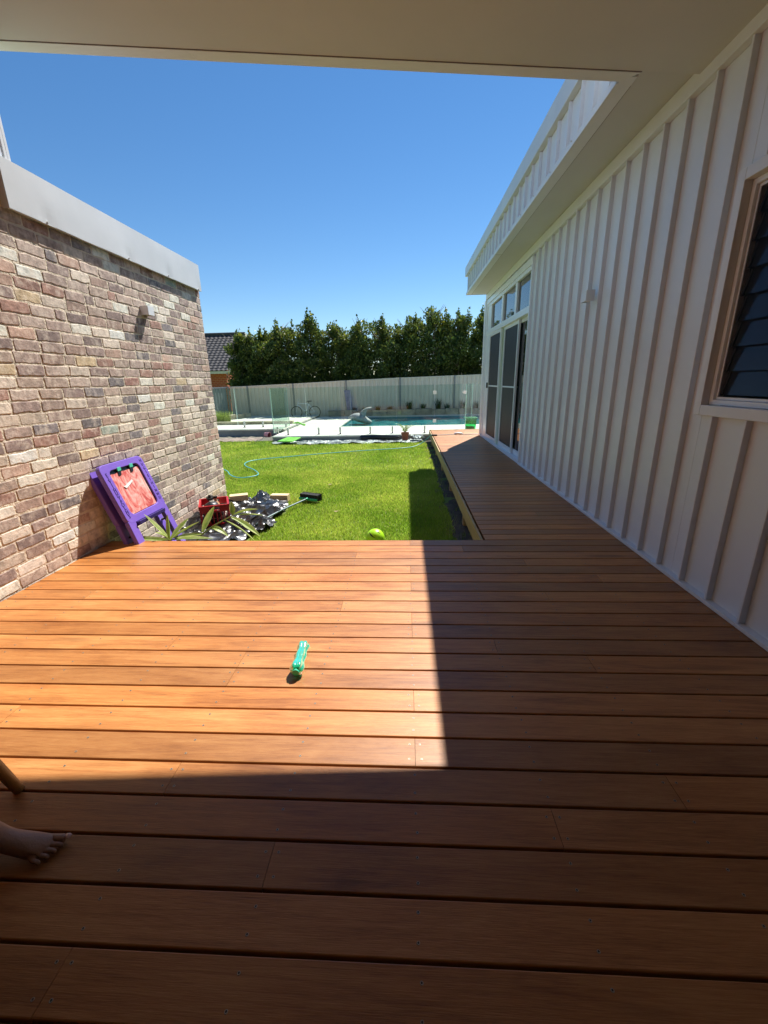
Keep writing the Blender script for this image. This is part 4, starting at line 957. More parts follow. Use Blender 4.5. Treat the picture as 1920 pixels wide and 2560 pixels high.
STRIP = [(-4.0, 12.6), (-3.95, 12.1), (-3.5, 11.95), (-2.8, 11.85), (-2, 11.95), (-1.2, 11.9), (-.3, 12.0), (.45, 11.98), (.50, 12.3), (.42, 12.64), (-2, 12.65)]
crumple('plastic_strip', STRIP, .03, G+.01, .06, mat('silver_film', (.30,.30,.30), rough=.4, var=.98, scale=2.2, spec=.5, bump=.3, bscale=20), 'crumpled black and silver plastic strip along the pool wall', 'plastic sheet', fs=2.6, sd=5)
q = MB(); q.hull([(-3.72, 11.98, G+.09), (-3.25, 11.92, G+.09), (-3.12, 12.42, G+.14), (-3.55, 12.50, G+.14)], [(-3.72, 11.98, G+.12), (-3.25, 11.92, G+.12), (-3.12, 12.42, G+.17), (-3.55, 12.50, G+.17)]); tag(q.build('foam_board', 'lime', None, loc=(-3.4, 12.2, G+.1), bevel=.008), 'flat lime green foam board lying on the plastic strip', 'board')
q = MB(); blob(q, [(-1.38, 12.54, G+.12, .02, .02), (-1.34, 12.54, G+.12, .07, .065), (-1.0, 12.55, G+.13, .075, .07), (-.6, 12.54, G+.12, .07, .065), (-.25, 12.52, G+.10, .06, .05), (-.20, 12.52, G+.10, .02, .02)], 14, amp=.35); tag(q.build('plastic_roll', 'tarp', None, loc=(-.8, 12.54, G), smooth=False), 'rolled black plastic leaning along the pool wall left of the potted palm', 'plastic roll')
crumple('paper_sheet', [(.12, 12.28), (.22, 12.12), (.52, 12.10), (.50, 12.4), (.30, 12.46)], .02, G+.10, .12, 'paper', 'crumpled white sheet right of the potted palm', 'sheet', fs=7, sd=9)

# ================================================================== LAWN THINGS
# red crate
cr = thing('milk_crate', 'red plastic crate of odds and ends against the brick wall', 'crate', (-2.42, 4.95, G))
CM = Matrix.Translation((-2.44, 5.00, G+.03)) @ Matrix.Rotation(R(24), 4, 'Z')
def cadd(q, x0, y0, z0, x1, y1, z1, mi=0):
    o = len(q.v); q.box(x0, y0, z0, x1, y1, z1, mi)
    for i in range(o, len(q.v)): q.v[i] = tuple(CM @ Vector(q.v[i]))
cw, cd, ch = .165, .20, .27
q = MB()
for sx_ in (-1, 1):
    cadd(q, sx_*cw-.012, -cd, ch-.05, sx_*cw+.012, cd, ch); cadd(q, sx_*cw-.007, -cd, 0, sx_*cw+.007, cd, .035); cadd(q, sx_*cw-.006, -cd, .13, sx_*cw+.006, cd, .15)
    for k in range(9):
        y = -cd+.005+k*(2*cd-.02)/8; cadd(q, sx_*cw-.005, y, .035, sx_*cw+.005, y+.012, ch-.05)
for sy_ in (-1, 1):
    cadd(q, -cw, sy_*cd-.012, ch-.022, cw, sy_*cd+.012, ch); cadd(q, -cw, sy_*cd-.010, ch-.085, cw, sy_*cd+.010, ch-.06); cadd(q, -cw, sy_*cd-.010, ch-.06, -.06, sy_*cd+.010, ch-.022); cadd(q, .06, sy_*cd-.010, ch-.06, cw, sy_*cd+.010, ch-.022)
    cadd(q, -cw, sy_*cd-.007, 0, cw, sy_*cd+.007, .035)
    for k in range(8):
        x = -cw+.005+k*(2*cw-.02)/7; cadd(q, x, sy_*cd-.005, .035, x+.011, sy_*cd+.005, ch-.085)
q.build('basket', 'crate', cr, loc=(-2.42, 4.95, G))
q = MB(); cadd(q, -cw, -cd, 0, cw, cd, .012); q.build('base', 'crate', cr, loc=(-2.42, 4.95, G))
def in_crate(name, label, cat, pts, r, m):
    q = MB(); blob(q, pts, 12, amp=.5, sd=random.random()*9)
    q.v = [tuple(CM @ Vector(v)) for v in q.v]; c0 = CM @ Vector(pts[len(pts)//2][:3]); tag(q.build(name, m, None, loc=c0, smooth=True), label, cat)
in_crate('plastic_bag', 'shiny black plastic bag bulging out of the red crate', 'bag', [(-.14, -.10, .12, .03, .03), (-.12, -.10, .16, .08, .10), (-.05, -.09, .19, .10, .13), (.03, -.09, .18, .09, .11), (.09, -.09, .14, .03, .04)], 0, 'tarp')
in_crate('rag', 'crumpled pale rag packed low in the red crate', 'rag', [(-.14, .02, .07, .05, .04), (-.1, .03, .09, .12, .07), (.0, .03, .10, .13, .07), (.1, .02, .09, .12, .07), (.14, .02, .08, .05, .03)], 0, mat('rag_cloth', (.48,.42,.36), rough=.9, var=.4, scale=9))
q = MB(); q.lathe([(0, 0), (.042, 0), (.045, .02), (.045, .16), (.018, .20), (.018, .24), (.024, .24), (.024, .262), (0, .262)], 20, 0, CM @ Vector((.02, .10, .05))); q.m = [1 if i >= 5*20 else 0 for i in range(len(q.f))]
tag(q.build('bottle', [mat('tan_bottle', (.55,.30,.17), rough=.4, var=.3, scale=20), 'blackpl'], None, loc=CM @ Vector((.02, .10, .05)), smooth=False), 'tan bottle with black cap standing in the red crate', 'bottle')
q = MB(); q.lathe([(0, 0), (.04, 0), (.045, .03), (.02, .034), (.018, .06), (0, .06)], 18, 0, CM @ Vector((-.04, .07, .285)), Matrix.Rotation(.3, 3, 'X')); tag(q.build('nozzle', 'blackpl', None, loc=CM @ Vector((-.04, .07, .28))), 'small black cap sticking up above the crate rim', 'cap')
# timber offcuts
def block(p, ang, l, w_, h, label, z=G+.02):
    q = MB(); q.cur = (1, 1, 1, random.random()); m4 = Matrix.Translation((p[0], p[1], z)) @ Matrix.Rotation(R(ang), 4, 'Z'); q.box(-l/2, -w_/2, 0, l/2, w_/2, h); q.v = [tuple(m4 @ Vector(v)) for v in q.v]
    tag(q.build('timber_block', 'block', None, loc=(p[0], p[1], z), bevel=.004), label, 'timber block', 'pale timber offcuts on the plastic sheet')
block((-2.50, 5.93), 22, .26, .14, .09, 'pale timber block just behind the red crate at the wall end', G+.05)
block((-1.90, 6.0), -4, .27, .12, .10, 'pale timber block on the far edge of the black plastic near the broom')
# broom
br = thing('broom', 'broom with black bristles and green head lying on the grass', 'broom', (-1.47, 5.88, G+.05))
H0 = Vector((-1.60, 5.96, G+.08)); H1 = Vector((-1.31, 5.83, G+.08)); d = (H1-H0).normalized(); nr = Vector((-d.y, d.x, 0))
q = MB(); rr_ = lambda P, o_, w_, z_, h_: [tuple(P+nr*o_+Vector((0,0,z_))), tuple(P+nr*(o_+w_)+Vector((0,0,z_))), tuple(P+nr*(o_+w_)+Vector((0,0,z_+h_))), tuple(P+nr*o_+Vector((0,0,z_+h_)))]
q.hull(rr_(H0, -.012, .032, -.03, .035), rr_(H1, -.012, .032, -.03, .035)); q.build('head', 'broomgreen', br, loc=H0, bevel=.006)
q = MB(); rd = random.Random(4)
for i in range(1500):
    t = rd.random(); s_ = rd.uniform(-.03, .03); p = H0.lerp(H1, t)+nr*.02+Vector((0,0,s_)); e = p + nr*rd.uniform(.10, .14) + Vector((0,0,rd.uniform(0,.03))) + d*((t-.5)*.06+rd.uniform(-.01,.01)) + Vector((0,0,s_*.9+rd.uniform(-.008,.008)))
    sd_ = Vector((0,0,.0022)); q.add([p-sd_, p+sd_, e+d*.001], [(0, 1, 2)])
q.hull(rr_(H0, .02, .11, -.030, .085), rr_(H1, .02, .11, -.030, .085)); q.build('bristles', 'bristle', br, loc=H0)
q = MB(); mid = H0.lerp(H1, .5); q.tube([mid, mid-nr*.03, Vector((-1.67, 5.30, G+.09)), Vector((-1.80, 4.90, G+.08)), Vector((-1.84, 4.75, G+.07))], [.014, .012, .0115, .0115, .0115], 10); q.build('handle', 'handle', br, loc=mid, smooth=True)
q = MB(); q.tube([mid-nr*.001, mid-nr*.06], [.02, .014], 10); q.build('socket', 'broomgreen', br, loc=mid, smooth=True)
# ball with dark swooshes
bl = thing('ball', 'lime green ball with dark curved marks on the lawn at the deck edge', 'ball', (-.335, 4.17, G+.02))
BR = .098; bc = Vector((-.335, 4.17, G+.02+BR))
me = bmesh.new(); bmesh.ops.create_uvsphere(me, u_segments=40, v_segments=24, radius=BR); mm = bpy.data.meshes.new('ball_skin'); me.to_mesh(mm); me.free()
mm.polygons.foreach_set('use_smooth', [True]*len(mm.polygons)); mm.materials.append(M['ball']); o = bpy.data.objects.new('skin', mm); COL.objects.link(o); o.parent = bl; o.location = bc - Vector(bl['wloc'])
cdir = (Vector((0, 0, 1.39)) - bc).normalized(); rt = Vector((0,0,1)).cross(cdir).normalized(); upv = cdir.cross(rt)
def mark(pts, nm='mark'):
    q = MB(); L_ = []
    for (u, v, w_) in pts:
        for s_ in (-1, 1):
            uu, vv = u+w_*s_*.6, v+w_*s_*.8; dv = (cdir*math.sqrt(max(.02, 1-uu*uu-vv*vv)) + rt*uu + upv*vv).normalized(); L_.append(bc + dv*(BR+.0012))
    q.add(L_, [(2*i, 2*i+1, 2*i+3, 2*i+2) for i in range(len(pts)-1)]); o = q.build(nm, 'blackpl', bl, loc=bc)
mark([(-.62, .62, .005), (-.57, .50, .04), (-.48, .36, .065), (-.36, .20, .06), (-.22, .08, .045), (-.08, .0, .025), (.05, -.07, .006)])
mark([(.20, .62, .004), (.32, .58, .03), (.45, .50, .02), (.55, .40, .004)])
mark([(.62, -.20, .01), (.74, -.12, .05), (.83, .02, .03), (.86, .14, .005)])
# leaves lying on the lawn
for (x, y) in ((-1.30, 6.9), (-.95, 5.35), (-3.1, 11.5)):
    q = MB(); q.add([(x-.035, y, G+.055), (x, y-.02, G+.045), (x+.04, y, G+.06), (x, y+.02, G+.05)], [(0, 1, 2, 3)]); tag(q.build('fallen_leaf', mat('dry_leaf', (.55,.42,.25), rough=.8), None, loc=(x, y, G+.05)), 'dry tan leaf on the lawn' + (' beyond the broom' if y > 6.5 and y < 8 else ' nearest the ball' if y < 6 else ' near the lime board'), 'leaf')
# hose
def smoothp(pts, n=6):
    pts = [Vector(p) for p in pts]; out = []
    for i in range(len(pts)-1):
        p0 = pts[max(i-1, 0)]; p1 = pts[i]; p2 = pts[i+1]; p3 = pts[min(i+2, len(pts)-1)]
        for k in range(n):
            t = k/n; out.append(.5*((2*p1)+(p2-p0)*t+(2*p0-5*p1+4*p2-p3)*t*t+(3*p1-p0-3*p2+p3)*t**3))
    return out + [pts[-1]]
hz = G+.06
HP = [(-4.6,8.9),(-4.1,8.6),(-3.618,8.129),(-3.388,7.746),(-3.171,7.495),(-2.988,7.453),(-2.833,7.614),(-2.859,7.826),(-3.068,8.175),(-3.342,8.516),(-3.50,8.832),(-3.50,9.15),(-3.25,9.42),(-2.776,9.662),(-2.093,10.0),(-1.165,10.38),(-.16,10.70),(.22,11.0)]
pts = [(x, y, hz) for x, y in HP] + [(.45, 11.2, G+.14), (.56, 11.15, -.08), (.64, 11.11, .005), (.70, 11.10, .018)]
q = MB(); q.tube(smoothp(pts), .0095, 8); tag(q.build('garden_hose', 'hose', None, loc=(-1.5, 9.5, G), smooth=True), 'thin turquoise hose curling across the lawn up to the deck', 'hose')
q = MB(); q.tube(smoothp([(.70, 11.10, .016), (.85, 11.12, .010), (1.05, 11.16, .008), (1.227, 11.20, .010), (1.32, 11.22, .012)]), .007, 8); q.tube(smoothp([(1.40, 11.22, .012), (1.55, 11.18, .009), (1.80, 11.20, .009), (2.1, 11.25, .009)]), .007, 8); tag(q.build('cable', 'cable', None, loc=(1.2, 11.2, .01), smooth=True), 'grey lead crossing the sunlit end of the walkway', 'cable')
q = MB(); q.box(.66, 10.96, .001, .80, 11.06, .035); tag(q.build('connector_block', 'blackpl', None, loc=(.73, 11.0, 0), bevel=.006), 'black connector block at the walkway edge under the hose end', 'connector')
q = MB(); blob(q, [(1.26, 11.25, .025, .01, .01), (1.29, 11.25, .030, .04, .02), (1.36, 11.24, .034, .05, .025), (1.44, 11.23, .030, .035, .02), (1.50, 11.22, .020, .01, .01)], amp=.1); tag(q.build('hose_gun', 'white', None, loc=(1.38, 11.24, .02), smooth=True), 'small white grey hose fitting on the sunlit walkway', 'hose fitting')
# bottle on deck: green clear ribbed baton
bt = thing('water_bottle', 'translucent green ribbed plastic bottle lying on the deck', 'bottle', (-.556, 1.80, 0))
m, nt_, p_ = base_mat('green_clear'); p_.inputs['Base Color'].default_value = (.03, .72, .42, 1); p_.inputs['Roughness'].default_value = .12; p_.inputs['Transmission Weight'].default_value = .55; p_.inputs['IOR'].default_value = 1.45
a0 = Vector((-.560, 1.935, .034)); a1 = Vector((-.548, 1.705, .034)); ax = (a1-a0); Ln = ax.length; ax.normalize(); sdv = ax.cross(Vector((0,0,1))).normalized(); upb = sdv.cross(ax)
q = MB(); prof = [(0, .012), (.006, .026), (.02, .031), (.035, .030), (.05, .026), (.07, .024), (.09, .0265), (.11, .029), (.13, .0265), (.15, .0245), (.17, .028), (.19, .033), (.21, .033), (.222, .028), (Ln, .018)]
vs = []; n = 36
for (t, r_) in prof:
    for k in range(n):
        a = 2*math.pi*k/n; rr = r_*(1+.12*math.cos(6*a)); c = a0 + ax*t; c.z = .036; vs.append(c + sdv*rr*math.cos(a) + upb*rr*math.sin(a))
q.add(vs, [(i*n+k, i*n+(k+1) % n, (i+1)*n+(k+1) % n, (i+1)*n+k) for i in range(len(prof)-1) for k in range(n)] + [tuple(range(n))[::-1], tuple(range((len(prof)-1)*n, len(prof)*n))]); q.build('body', m, bt, loc=(-.556, 1.8, .03), smooth=True)
q = MB(); c = a1.copy(); c.z = .036; q.tube([c-ax*.004, c+ax*.007], [.019, .017], 20); q.build('base', mat('green_base', (.03,.50,.30), rough=.2), bt, loc=c)

# ================================================================== EASEL (leaning, folded)
ea = thing('easel', 'purple plastic folding easel leaning on the brick wall with red painted paper', 'easel', (-2.45, 3.82, G))
TH = math.atan(.34)
eu = Vector((0, 1, 0)); ev = Vector((-math.sin(TH), 0, math.cos(TH))); ew = eu.cross(ev)   # right, up along panel, outward normal
if ew.x < 0: ew = -ew
E0 = Vector((-2.475+.35*.34, 0, G))       # where the front plane meets z=G
def EP(y, v, o=0): return E0 + eu*y + ev*v + ew*o
def rrect(y0, y1, v0, v1, r, n=5):
    o = []
    for cy, cv, a0 in ((y1-r, v1-r, 0), (y0+r, v1-r, 90), (y0+r, v0+r, 180), (y1-r, v0+r, 270)):
        for k in range(n+1): a = R(a0+90*k/n); o.append((cy+r*math.cos(a), cv+r*math.sin(a)))
    return o
def frame_panel(name, off, th):
    q = MB(); out = rrect(3.50, 4.13, .53, 1.105, .06); inn = rrect(3.60, 4.035, .60, 1.04, .05); n = len(out)
    for oo, ii, o_ in ((out, inn, off),):
        A = [EP(y, v, off) for y, v in out]; Bq = [EP(y, v, off) for y, v in inn]; C = [EP(y, v, off-th) for y, v in out]; D = [EP(y, v, off-th*.8) for y, v in inn]
        q.add(A+Bq+C+D, [(i, (i+1) % n, n+(i+1) % n, n+i) for i in range(n)] + [(i, 2*n+i, 2*n+(i+1) % n, (i+1) % n) for i in range(n)] + [(n+i, n+(i+1) % n, 3*n+(i+1) % n, 3*n+i) for i in range(n)] + [(2*n+i, 3*n+i, 3*n+(i+1) % n, 2*n+(i+1) % n) for i in range(n)])
    return q.build(name, 'purple', ea, loc=EP(3.8, .8, off), bevel=.008, segs=3)
def leg(y0, y1, off, th, yb0, yb1):
    q = MB(); q.hull([EP(yb0, .0, off), EP(yb1, .0, off), EP(yb1, .0, off-th), EP(yb0, .0, off-th)], [EP(y0, .56, off-.001), EP(y1, .56, off-.001), EP(y1, .56, off-th+.001), EP(y0, .56, off-th+.001)])
    q.build('leg', 'purple', ea, loc=EP(y0, .3, off), bevel=.008, segs=3)
frame_panel('front_frame', 0, .045); leg(3.50, 3.60, 0, .045, 3.46, 3.55); leg(4.04, 4.13, 0, .045, 4.06, 4.14)
frame_panel('rear_frame', -.10, .045); leg(3.50, 3.60, -.10, .045, 3.46, 3.55); leg(4.04, 4.13, -.10, .045, 4.06, 4.14)
q = MB(); q.hull([EP(3.59, .59, -.020), EP(4.045, .59, -.020), EP(4.045, 1.05, -.020), EP(3.59, 1.05, -.020)], [EP(3.59, .59, -.030), EP(4.045, .59, -.030), EP(4.045, 1.05, -.030), EP(3.59, 1.05, -.030)]); q.build('backboard', 'blackpl', ea, loc=EP(3.8, .8, -.02))
q = MB(); vs = []; fs = []; n1, n2 = 14, 14
for i in range(n1+1):
    for j in range(n2+1): y = 3.605+.415*i/n1; v = .605+.40*j/n2 + (.012*noise.noise(Vector((i*.9, 0, 0))) if j == n2 else 0); vs.append(EP(y, v, -.014+.003*noise.noise(Vector((y*9, v*9, 1)))))
for i in range(n1):
    for j in range(n2): a = i*(n2+1)+j; fs.append((a, a+1, a+n2+2, a+n2+1))
q.add(vs, fs); o = q.build('painted_sheet', 'paint', None, loc=EP(3.8, .8, -.014), smooth=True); tag(o, 'red and pink painted paper clipped into the purple easel', 'painting')
q = MB(); q.hull([EP(3.70, .865, -.007), EP(3.84, .905, -.007), EP(3.85, .89, -.007), EP(3.72, .845, -.007)], [EP(3.70, .865, -.012), EP(3.84, .905, -.012), EP(3.85, .89, -.012), EP(3.72, .845, -.012)]); o2 = q.build('bare_patch', 'paper', o, loc=EP(3.78, .88, -.01))
for yy in (3.72, 3.90):
    q = MB(); q.hull([EP(yy, 1.015, -.004), EP(yy+.05, 1.015, -.004), EP(yy+.05, 1.05, .004), EP(yy, 1.05, .004)], [EP(yy, 1.015, -.014), EP(yy+.05, 1.015, -.014), EP(yy+.05, 1.05, -.012), EP(yy, 1.05, -.012)]); c_ = q.build('clip', 'clipgreen', ea, loc=EP(yy, 1.03, 0), bevel=.002)
    q = MB(); q.hull([EP(yy-.012, .975, -.007), EP(yy+.025, .975, -.007), EP(yy+.045, 1.014, -.007), EP(yy, 1.014, -.007)], [EP(yy-.012, .975, -.0125), EP(yy+.025, .975, -.0125), EP(yy+.045, 1.014, -.0125), EP(yy, 1.014, -.0125)]); q.build('clip_jaw', 'blackpl', c_, loc=EP(yy, 1.0, 0))
q = MB(); q.hull([EP(3.60, .49, .02), EP(4.035, .49, .02), EP(4.035, .528, .035), EP(3.60, .528, .035)], [EP(3.60, .49, -.07), EP(4.035, .49, -.07), EP(4.035, .528, -.07), EP(3.60, .528, -.07)]); q.build('tray', 'purple_dk', ea, loc=EP(3.8, .5, 0), bevel=.006)
q = MB(); q.tube([EP(4.09, .42, -.02), EP(4.09, .42, -.12)], .012, 8); q.tube([EP(3.55, .42, -.02), EP(3.55, .42, -.12)], .012, 8); q.build('hinge_pin', 'blackpl', ea, loc=EP(4.09, .4, -.05))
dg = None
def letters(txt, y, v0, v1, size):
    """embossed letters stacked down the stile"""
    n = len(txt)
    for i, chh in enumerate(txt):
        cu = bpy.data.curves.new('t', 'FONT'); cu.body = chh; cu.size = size; cu.extrude = .0012; cu.align_x = 'CENTER'; cu.align_y = 'CENTER'; cu.resolution_u = 2
        ob = bpy.data.objects.new('t', cu); COL.objects.link(ob); bpy.context.view_layer.update()
        me_ = bpy.data.meshes.new_from_object(ob.evaluated_get(bpy.context.evaluated_depsgraph_get())); COL.objects.unlink(ob); bpy.data.objects.remove(ob)
        me_.name = 'letter'; me_.materials.clear(); me_.materials.append(M['purple_dk'])
        L_ = bpy.data.objects.new('letter', me_); COL.objects.link(L_); L_.parent = ea
        mt = Matrix((eu, ev, ew)).transposed().to_4x4(); pos = EP(y, v1+(v0-v1)*i/(n-1), .001) - Vector(ea['wloc']); L_.matrix_local = Matrix.Translation(pos) @ mt
letters('EIVIIHUGIPOLGUS', 3.553, .60, 1.01, .048); letters('HUGIEIHINWU', 4.085, .64, 1.05, .044); letters('A', 3.83, 1.07, 1.07, .03) if False else None

# ================================================================== GINGER PLANTS at deck edge
def leafblade(q, base, d, L_, W_, droop=.25, twist=0.0):
    d = Vector(d).normalized(); side = d.cross(Vector((0,0,1))).normalized(); side = (side*math.cos(twist) + side.cross(d)*math.sin(twist)); n = 9; vs = []; cols = []
    for i in range(n+1):
        f = i/n; c = Vector(base) + d*L_*f - Vector((0,0,1))*droop*L_*f*f; w_ = W_*math.sin(math.pi*min(1, f*.94+.06))**.8*(1 if f < .98 else .15)
        up = side.cross(d).normalized()*w_*.35
        vs += [c-side*w_+up, c, c+side*w_+up]
    t = random.uniform(.85, 1.15); q.cur = (t, t, t, 0)
    o = len(q.v); q.add(vs, [(3*i, 3*i+1, 3*i+4, 3*i+3) for i in range(n)] + [(3*i+1, 3*i+2, 3*i+5, 3*i+4) for i in range(n)])
    for i in range(n+1):
        q.c[o+3*i+1] = (t*.45, t*.62, t*.35, 0)
g1 = thing('ginger_plant', 'striped strappy leaves rising in front of the easel leg at the deck edge', 'plant', (-2.36, 3.66, G), 'variegated plants at the deck edge')
q = MB(); s0 = Vector((-2.31, 3.72, -.05)); q.tube([(-2.36, 3.70, G), (-2.33, 3.71, -.15), s0], [.009, .008, .006], 8); q.build('stem', 'stem', g1, loc=(-2.36, 3.7, G), smooth=True)
q = MB()
for (dx, dy, dz, L_, dr) in ((-.42, -.05, .05, .42, .02), (-.20, .0, .25, .34, -.02), (.02, .0, .25, .27, 0), (.26, .05, .17, .36, .06), (.36, .1, .02, .40, .12), (-.05, -.12, .16, .22, .2), (.12, .2, .2, .3, .1)):
    leafblade(q, s0, (dx, dy, dz), L_, .030, dr, random.uniform(-.5, .5))
q.build('leaves', 'ginger', g1, loc=s0)
g2 = thing('ginger_plant', 'long arching striped stem of leaves hanging over the black plastic', 'plant', (-2.3, 4.05, G), 'variegated plants at the deck edge')
q = MB(); arch = smoothp([(-2.32, 4.05, G), (-2.20, 4.07, -.15), (-2.05, 4.09, -.04), (-1.90, 4.10, .04), (-1.80, 4.10, .09)]); q.tube(arch, [.009*(1-.5*i/len(arch)) for i in range(len(arch))], 8); q.build('stem', 'stem', g2, loc=(-2.3, 4.05, G), smooth=True)
q = MB()
for (b_, dd, L_, dr, w_) in (((-2.16, 4.08, -.10), (.17, .0, .30), .34, .02, .028), ((-1.80, 4.10, .09), (.26, .02, .09), .27, .14, .022), ((-1.80, 4.10, .08), (.28, .02, .02), .30, .10, .022), ((-1.84, 4.10, .06), (.24, .0, -.12), .33, .22, .026), ((-1.92, 4.10, .03), (.28, -.02, -.14), .36, .22, .024), ((-1.82, 4.10, .08), (-.02, .05, .18), .15, .0, .020), ((-2.08, 4.09, -.06), (.10, .0, .02), .20, .7, .022), ((-2.15, 4.08, -.12), (-.30, -.03, .0), .36, .1, .016)):
    leafblade(q, b_, dd, L_, w_*1.5, dr, random.uniform(-.7, .7))
q.build('leaves', 'ginger', g2, loc=(-1.9, 4.1, 0))

# ================================================================== CHAIR + PERSON at the left edge
ch_ = thing('chair', 'light timber chair leg splayed at the far left of the deck', 'chair', (-1.65, .85, 0))
def cleg(a, c_, r0=.012, r1=.018):
    q = MB(); q.cur = (1, 1, 1, random.random()); q.tube([a, Vector(a).lerp(Vector(c_), .5), c_], [r0, (r0+r1)/2, r1], 14); q.build('leg', 'chair', ch_, loc=a, smooth=True)
cleg((-1.412, 1.085, 0), (-1.50, 1.02, .43), .017, .023); cleg((-1.412, .60, 0), (-1.50, .66, .43)); cleg((-2.02, 1.085, 0), (-1.92, 1.02, .43)); cleg((-2.02, .60, 0), (-1.92, .66, .43))
q = MB(); q.cur = (1, 1, 1, .4); q.add([], []); out = rrect(-1.96, -1.46, .60, 1.08, .10); A = [(x, y, .43) for x, y in out]; Bq = [(x, y, .455) for x, y in out]; q.hull(A, Bq); q.build('seat', 'chair', ch_, loc=(-1.7, .85, .44), bevel=.006)
q = MB(); q.cur = (1, 1, 1, .6)
for y in (.66, 1.02): q.tube([(-1.93, y, .45), (-2.02, y, .85)], .015, 10)
q.box(-2.04, .62, .74, -1.995, 1.06, .86); q.build('backrest', 'chair', ch_, loc=(-2.0, .85, .6), bevel=.006)

def skinned(name, verts, edges, rad, m, parent, sub=2, root=0):
    me_ = bpy.data.meshes.new(name); me_.from_pydata([tuple(v) for v in verts], edges, []); me_.update(); o = bpy.data.objects.new(name, me_); COL.objects.link(o)
    if parent is not None: o.parent = parent; o.location = -Vector(parent.get('wloc', (0,0,0)))
    o.modifiers.new('skin', 'SKIN').use_smooth_shade = True
    if not me_.skin_vertices: 
        bm_ = bmesh.new(); bm_.from_mesh(me_); bm_.verts.layers.skin.verify(); bm_.to_mesh(me_); bm_.free()
    for i, r_ in enumerate(rad): 
        sv = me_.skin_vertices[0].data[i]; sv.radius = r_ if isinstance(r_, tuple) else (r_, r_); sv.use_root = (i == root)
    s_ = o.modifiers.new('sub', 'SUBSURF'); s_.levels = sub; s_.render_levels = sub; me_.materials.append(M[m]); return o
pe = thing('person', 'bare foot of a person seated at the far left of the deck', 'person', (-1.75, .87, 0))
V = []; E_ = []; Rd = []
def vtx(p, r, link=None):
    V.append(Vector(p)); Rd.append(r)
    if link is not None: E_.append((link, len(V)-1))
    return len(V)-1
pel = vtx((-1.78, .87, .55), .13); sp1 = vtx((-1.82, .87, .72), .125, pel); che = vtx((-1.84, .87, .90), .135, sp1); nk = vtx((-1.83, .87, 1.05), .055, che); nk2 = vtx((-1.80, .87, 1.10), .05, nk)
h1_ = vtx((-1.79, .87, 1.17), .080, nk2); h2_ = vtx((-1.79, .87, 1.25), .085, h1_); h3_ = vtx((-1.80, .87, 1.31), .055, h2_)
for sgn in (-1, 1):
    sh_ = vtx((-1.84, .87+sgn*.17, 1.0), .058, che); elb = vtx((-1.78, .87+sgn*.22, .76), .042, sh_); wr = vtx((-1.60, .87+sgn*.15, .66), .028, elb); pm = vtx((-1.53, .87+sgn*.13, .645), (.035, .016), wr)
    for k in range(4): f1_ = vtx((-1.475, .87+sgn*(.13-.028+.019*k), .64), .0095, pm); f2_ = vtx((-1.445+.004*(k in (1, 2)), .87+sgn*(.13-.028+.019*k), .632), .0085, f1_); vtx((-1.425+.004*(k in (1, 2)), .87+sgn*(.13-.028+.019*k), .620), .0075, f2_)
    t1_ = vtx((-1.53, .87+sgn*.085, .635), .010, pm); vtx((-1.50, .87+sgn*.068, .628), .0085, t1_)
# right leg (its foot is in view) and left leg tucked back
def legchain(yh, kn, an, foot):
    hp = vtx((-1.74, yh, .54), .085, pel); md = vtx((-1.58, (yh+kn[1])/2, .55), .074, hp); k_ = vtx(kn, .054, md); cf = vtx(Vector(kn).lerp(Vector(an), .35)+Vector((-.02, 0, 0)), .052, k_); sh2 = vtx(Vector(kn).lerp(Vector(an), .75), .036, cf); a_ = vtx(an, .033, sh2)
    ax_, ay_, _z = an; dx, dy = foot
    def P(f, s_, z): return (ax_ + dx*f - dy*s_, ay_ + dy*f + dx*s_, z)
    vtx(P(-.055, 0, .030), .028, a_)
    i1 = vtx(P(.045, .004, .062), (.034, .030), a_); i2 = vtx(P(.095, .006, .042), (.040, .024), i1); i3 = vtx(P(.130, .006, .028), (.042, .018), i2)
    for (s0_, f0_, s1_, f1_, r_) in ((.028, .158, .030, .196, .0150), (.011, .165, .012, .197, .0082), (-.006, .160, -.006, .188, .0078), (-.021, .150, -.022, .176, .0074), (-.035, .138, -.038, .160, .0072)):
        b0 = vtx(P(f0_, s0_, .022 if r_ > .01 else .021), (r_*1.05, r_*1.0), i3); b1 = vtx(P((f0_+f1_)/2+.004, (s0_+s1_)/2, .0185 if r_ > .01 else .019), r_*.95, b0); vtx(P(f1_, s1_, r_+.001), r_*1.0, b1)
    return P
Pr = legchain(.80, (-1.36, .83, .50), (-1.285, .862, .085), (math.cos(R(7)), math.sin(R(7))))
legchain(.95, (-1.36, 1.03, .50), (-1.66, 1.02, .085), (1, 0))
body = skinned('body', V, E_, Rd, 'skin', pe, 2, 0)
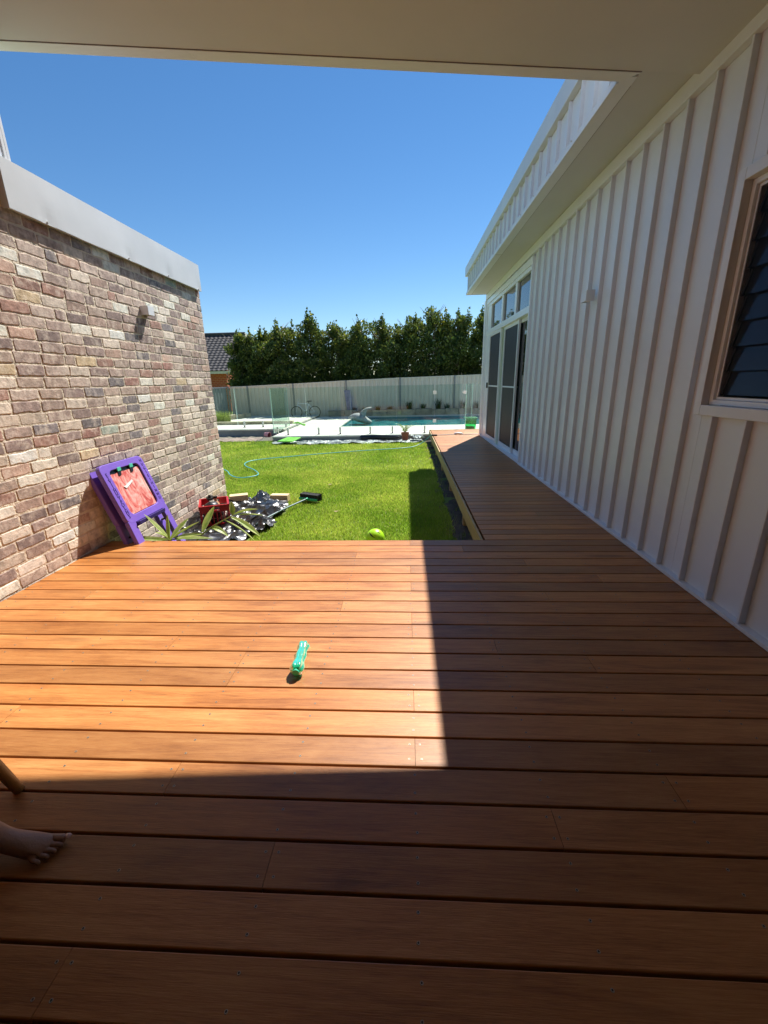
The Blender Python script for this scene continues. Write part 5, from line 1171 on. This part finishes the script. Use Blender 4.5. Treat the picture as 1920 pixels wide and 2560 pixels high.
q = MB(); c = Vector(Pr(.203, .033, .0235)); blob(q, [(c.x-.010, c.y, c.z+.0015, .007, .002), (c.x, c.y, c.z, .009, .003), (c.x+.007, c.y, c.z-.003, .007, .002)], 10, amp=0); q.build('toenail', 'nail', body, loc=(0, 0, 0), smooth=True); bpy.data.objects[-1] if False else None
for o in body.children: o.location = (0, 0, 0)
skinned('shorts', [(-1.78, .87, .66), (-1.78, .87, .54), (-1.72, .80, .54), (-1.50, .815, .55), (-1.72, .95, .54), (-1.50, .98, .55)], [(0, 1), (1, 2), (2, 3), (1, 4), (4, 5)], [.142, .148, .102, .090, .102, .090], 'cloth2', pe, 2)
skinned('shirt', [(-1.78, .87, .62), (-1.82, .87, .76), (-1.84, .87, .92), (-1.84, .87, 1.01), (-1.84, .69, .99), (-1.81, .66, .88), (-1.84, 1.05, .99), (-1.81, 1.08, .88)], [(0, 1), (1, 2), (2, 3), (3, 4), (4, 5), (3, 6), (6, 7)], [.148, .142, .148, .08, .074, .062, .074, .062], 'cloth', pe, 2)
skinned('hair', [(-1.83, .87, 1.19), (-1.825, .87, 1.27), (-1.80, .87, 1.325)], [(0, 1), (1, 2)], [.075, .092, .065], 'hair', pe, 2)
q = MB()
for sgn in (-1, 1):
    c = Vector((-1.712, .87+sgn*.032, 1.215)); blob(q, [(c.x-.012, c.y, c.z, .010, .007), (c.x, c.y, c.z, .013, .009), (c.x+.008, c.y, c.z, .006, .004)], 10, amp=0)
q.build('eyes', 'white', body, loc=(0, 0, 0), smooth=True).location = (0, 0, 0)
q = MB(); blob(q, [(-1.72, .87, 1.235, .008, .004), (-1.695, .87, 1.19, .013, .014), (-1.70, .87, 1.172, .014, .006)], 10, amp=0); blob(q, [(-1.716, .87, 1.142, .028, .006), (-1.706, .87, 1.140, .022, .008), (-1.70, .87, 1.140, .01, .004)], 10, amp=0)
for sgn in (-1, 1): blob(q, [(-1.81, .87+sgn*.083, 1.20, .008, .022), (-1.79, .87+sgn*.088, 1.205, .009, .028), (-1.775, .87+sgn*.083, 1.20, .006, .020)], 10, amp=0)
q.build('face', 'skin', body, loc=(0, 0, 0), smooth=True).location = (0, 0, 0)

for o in bpy.data.objects:
    if 'wloc' in o: del o['wloc']
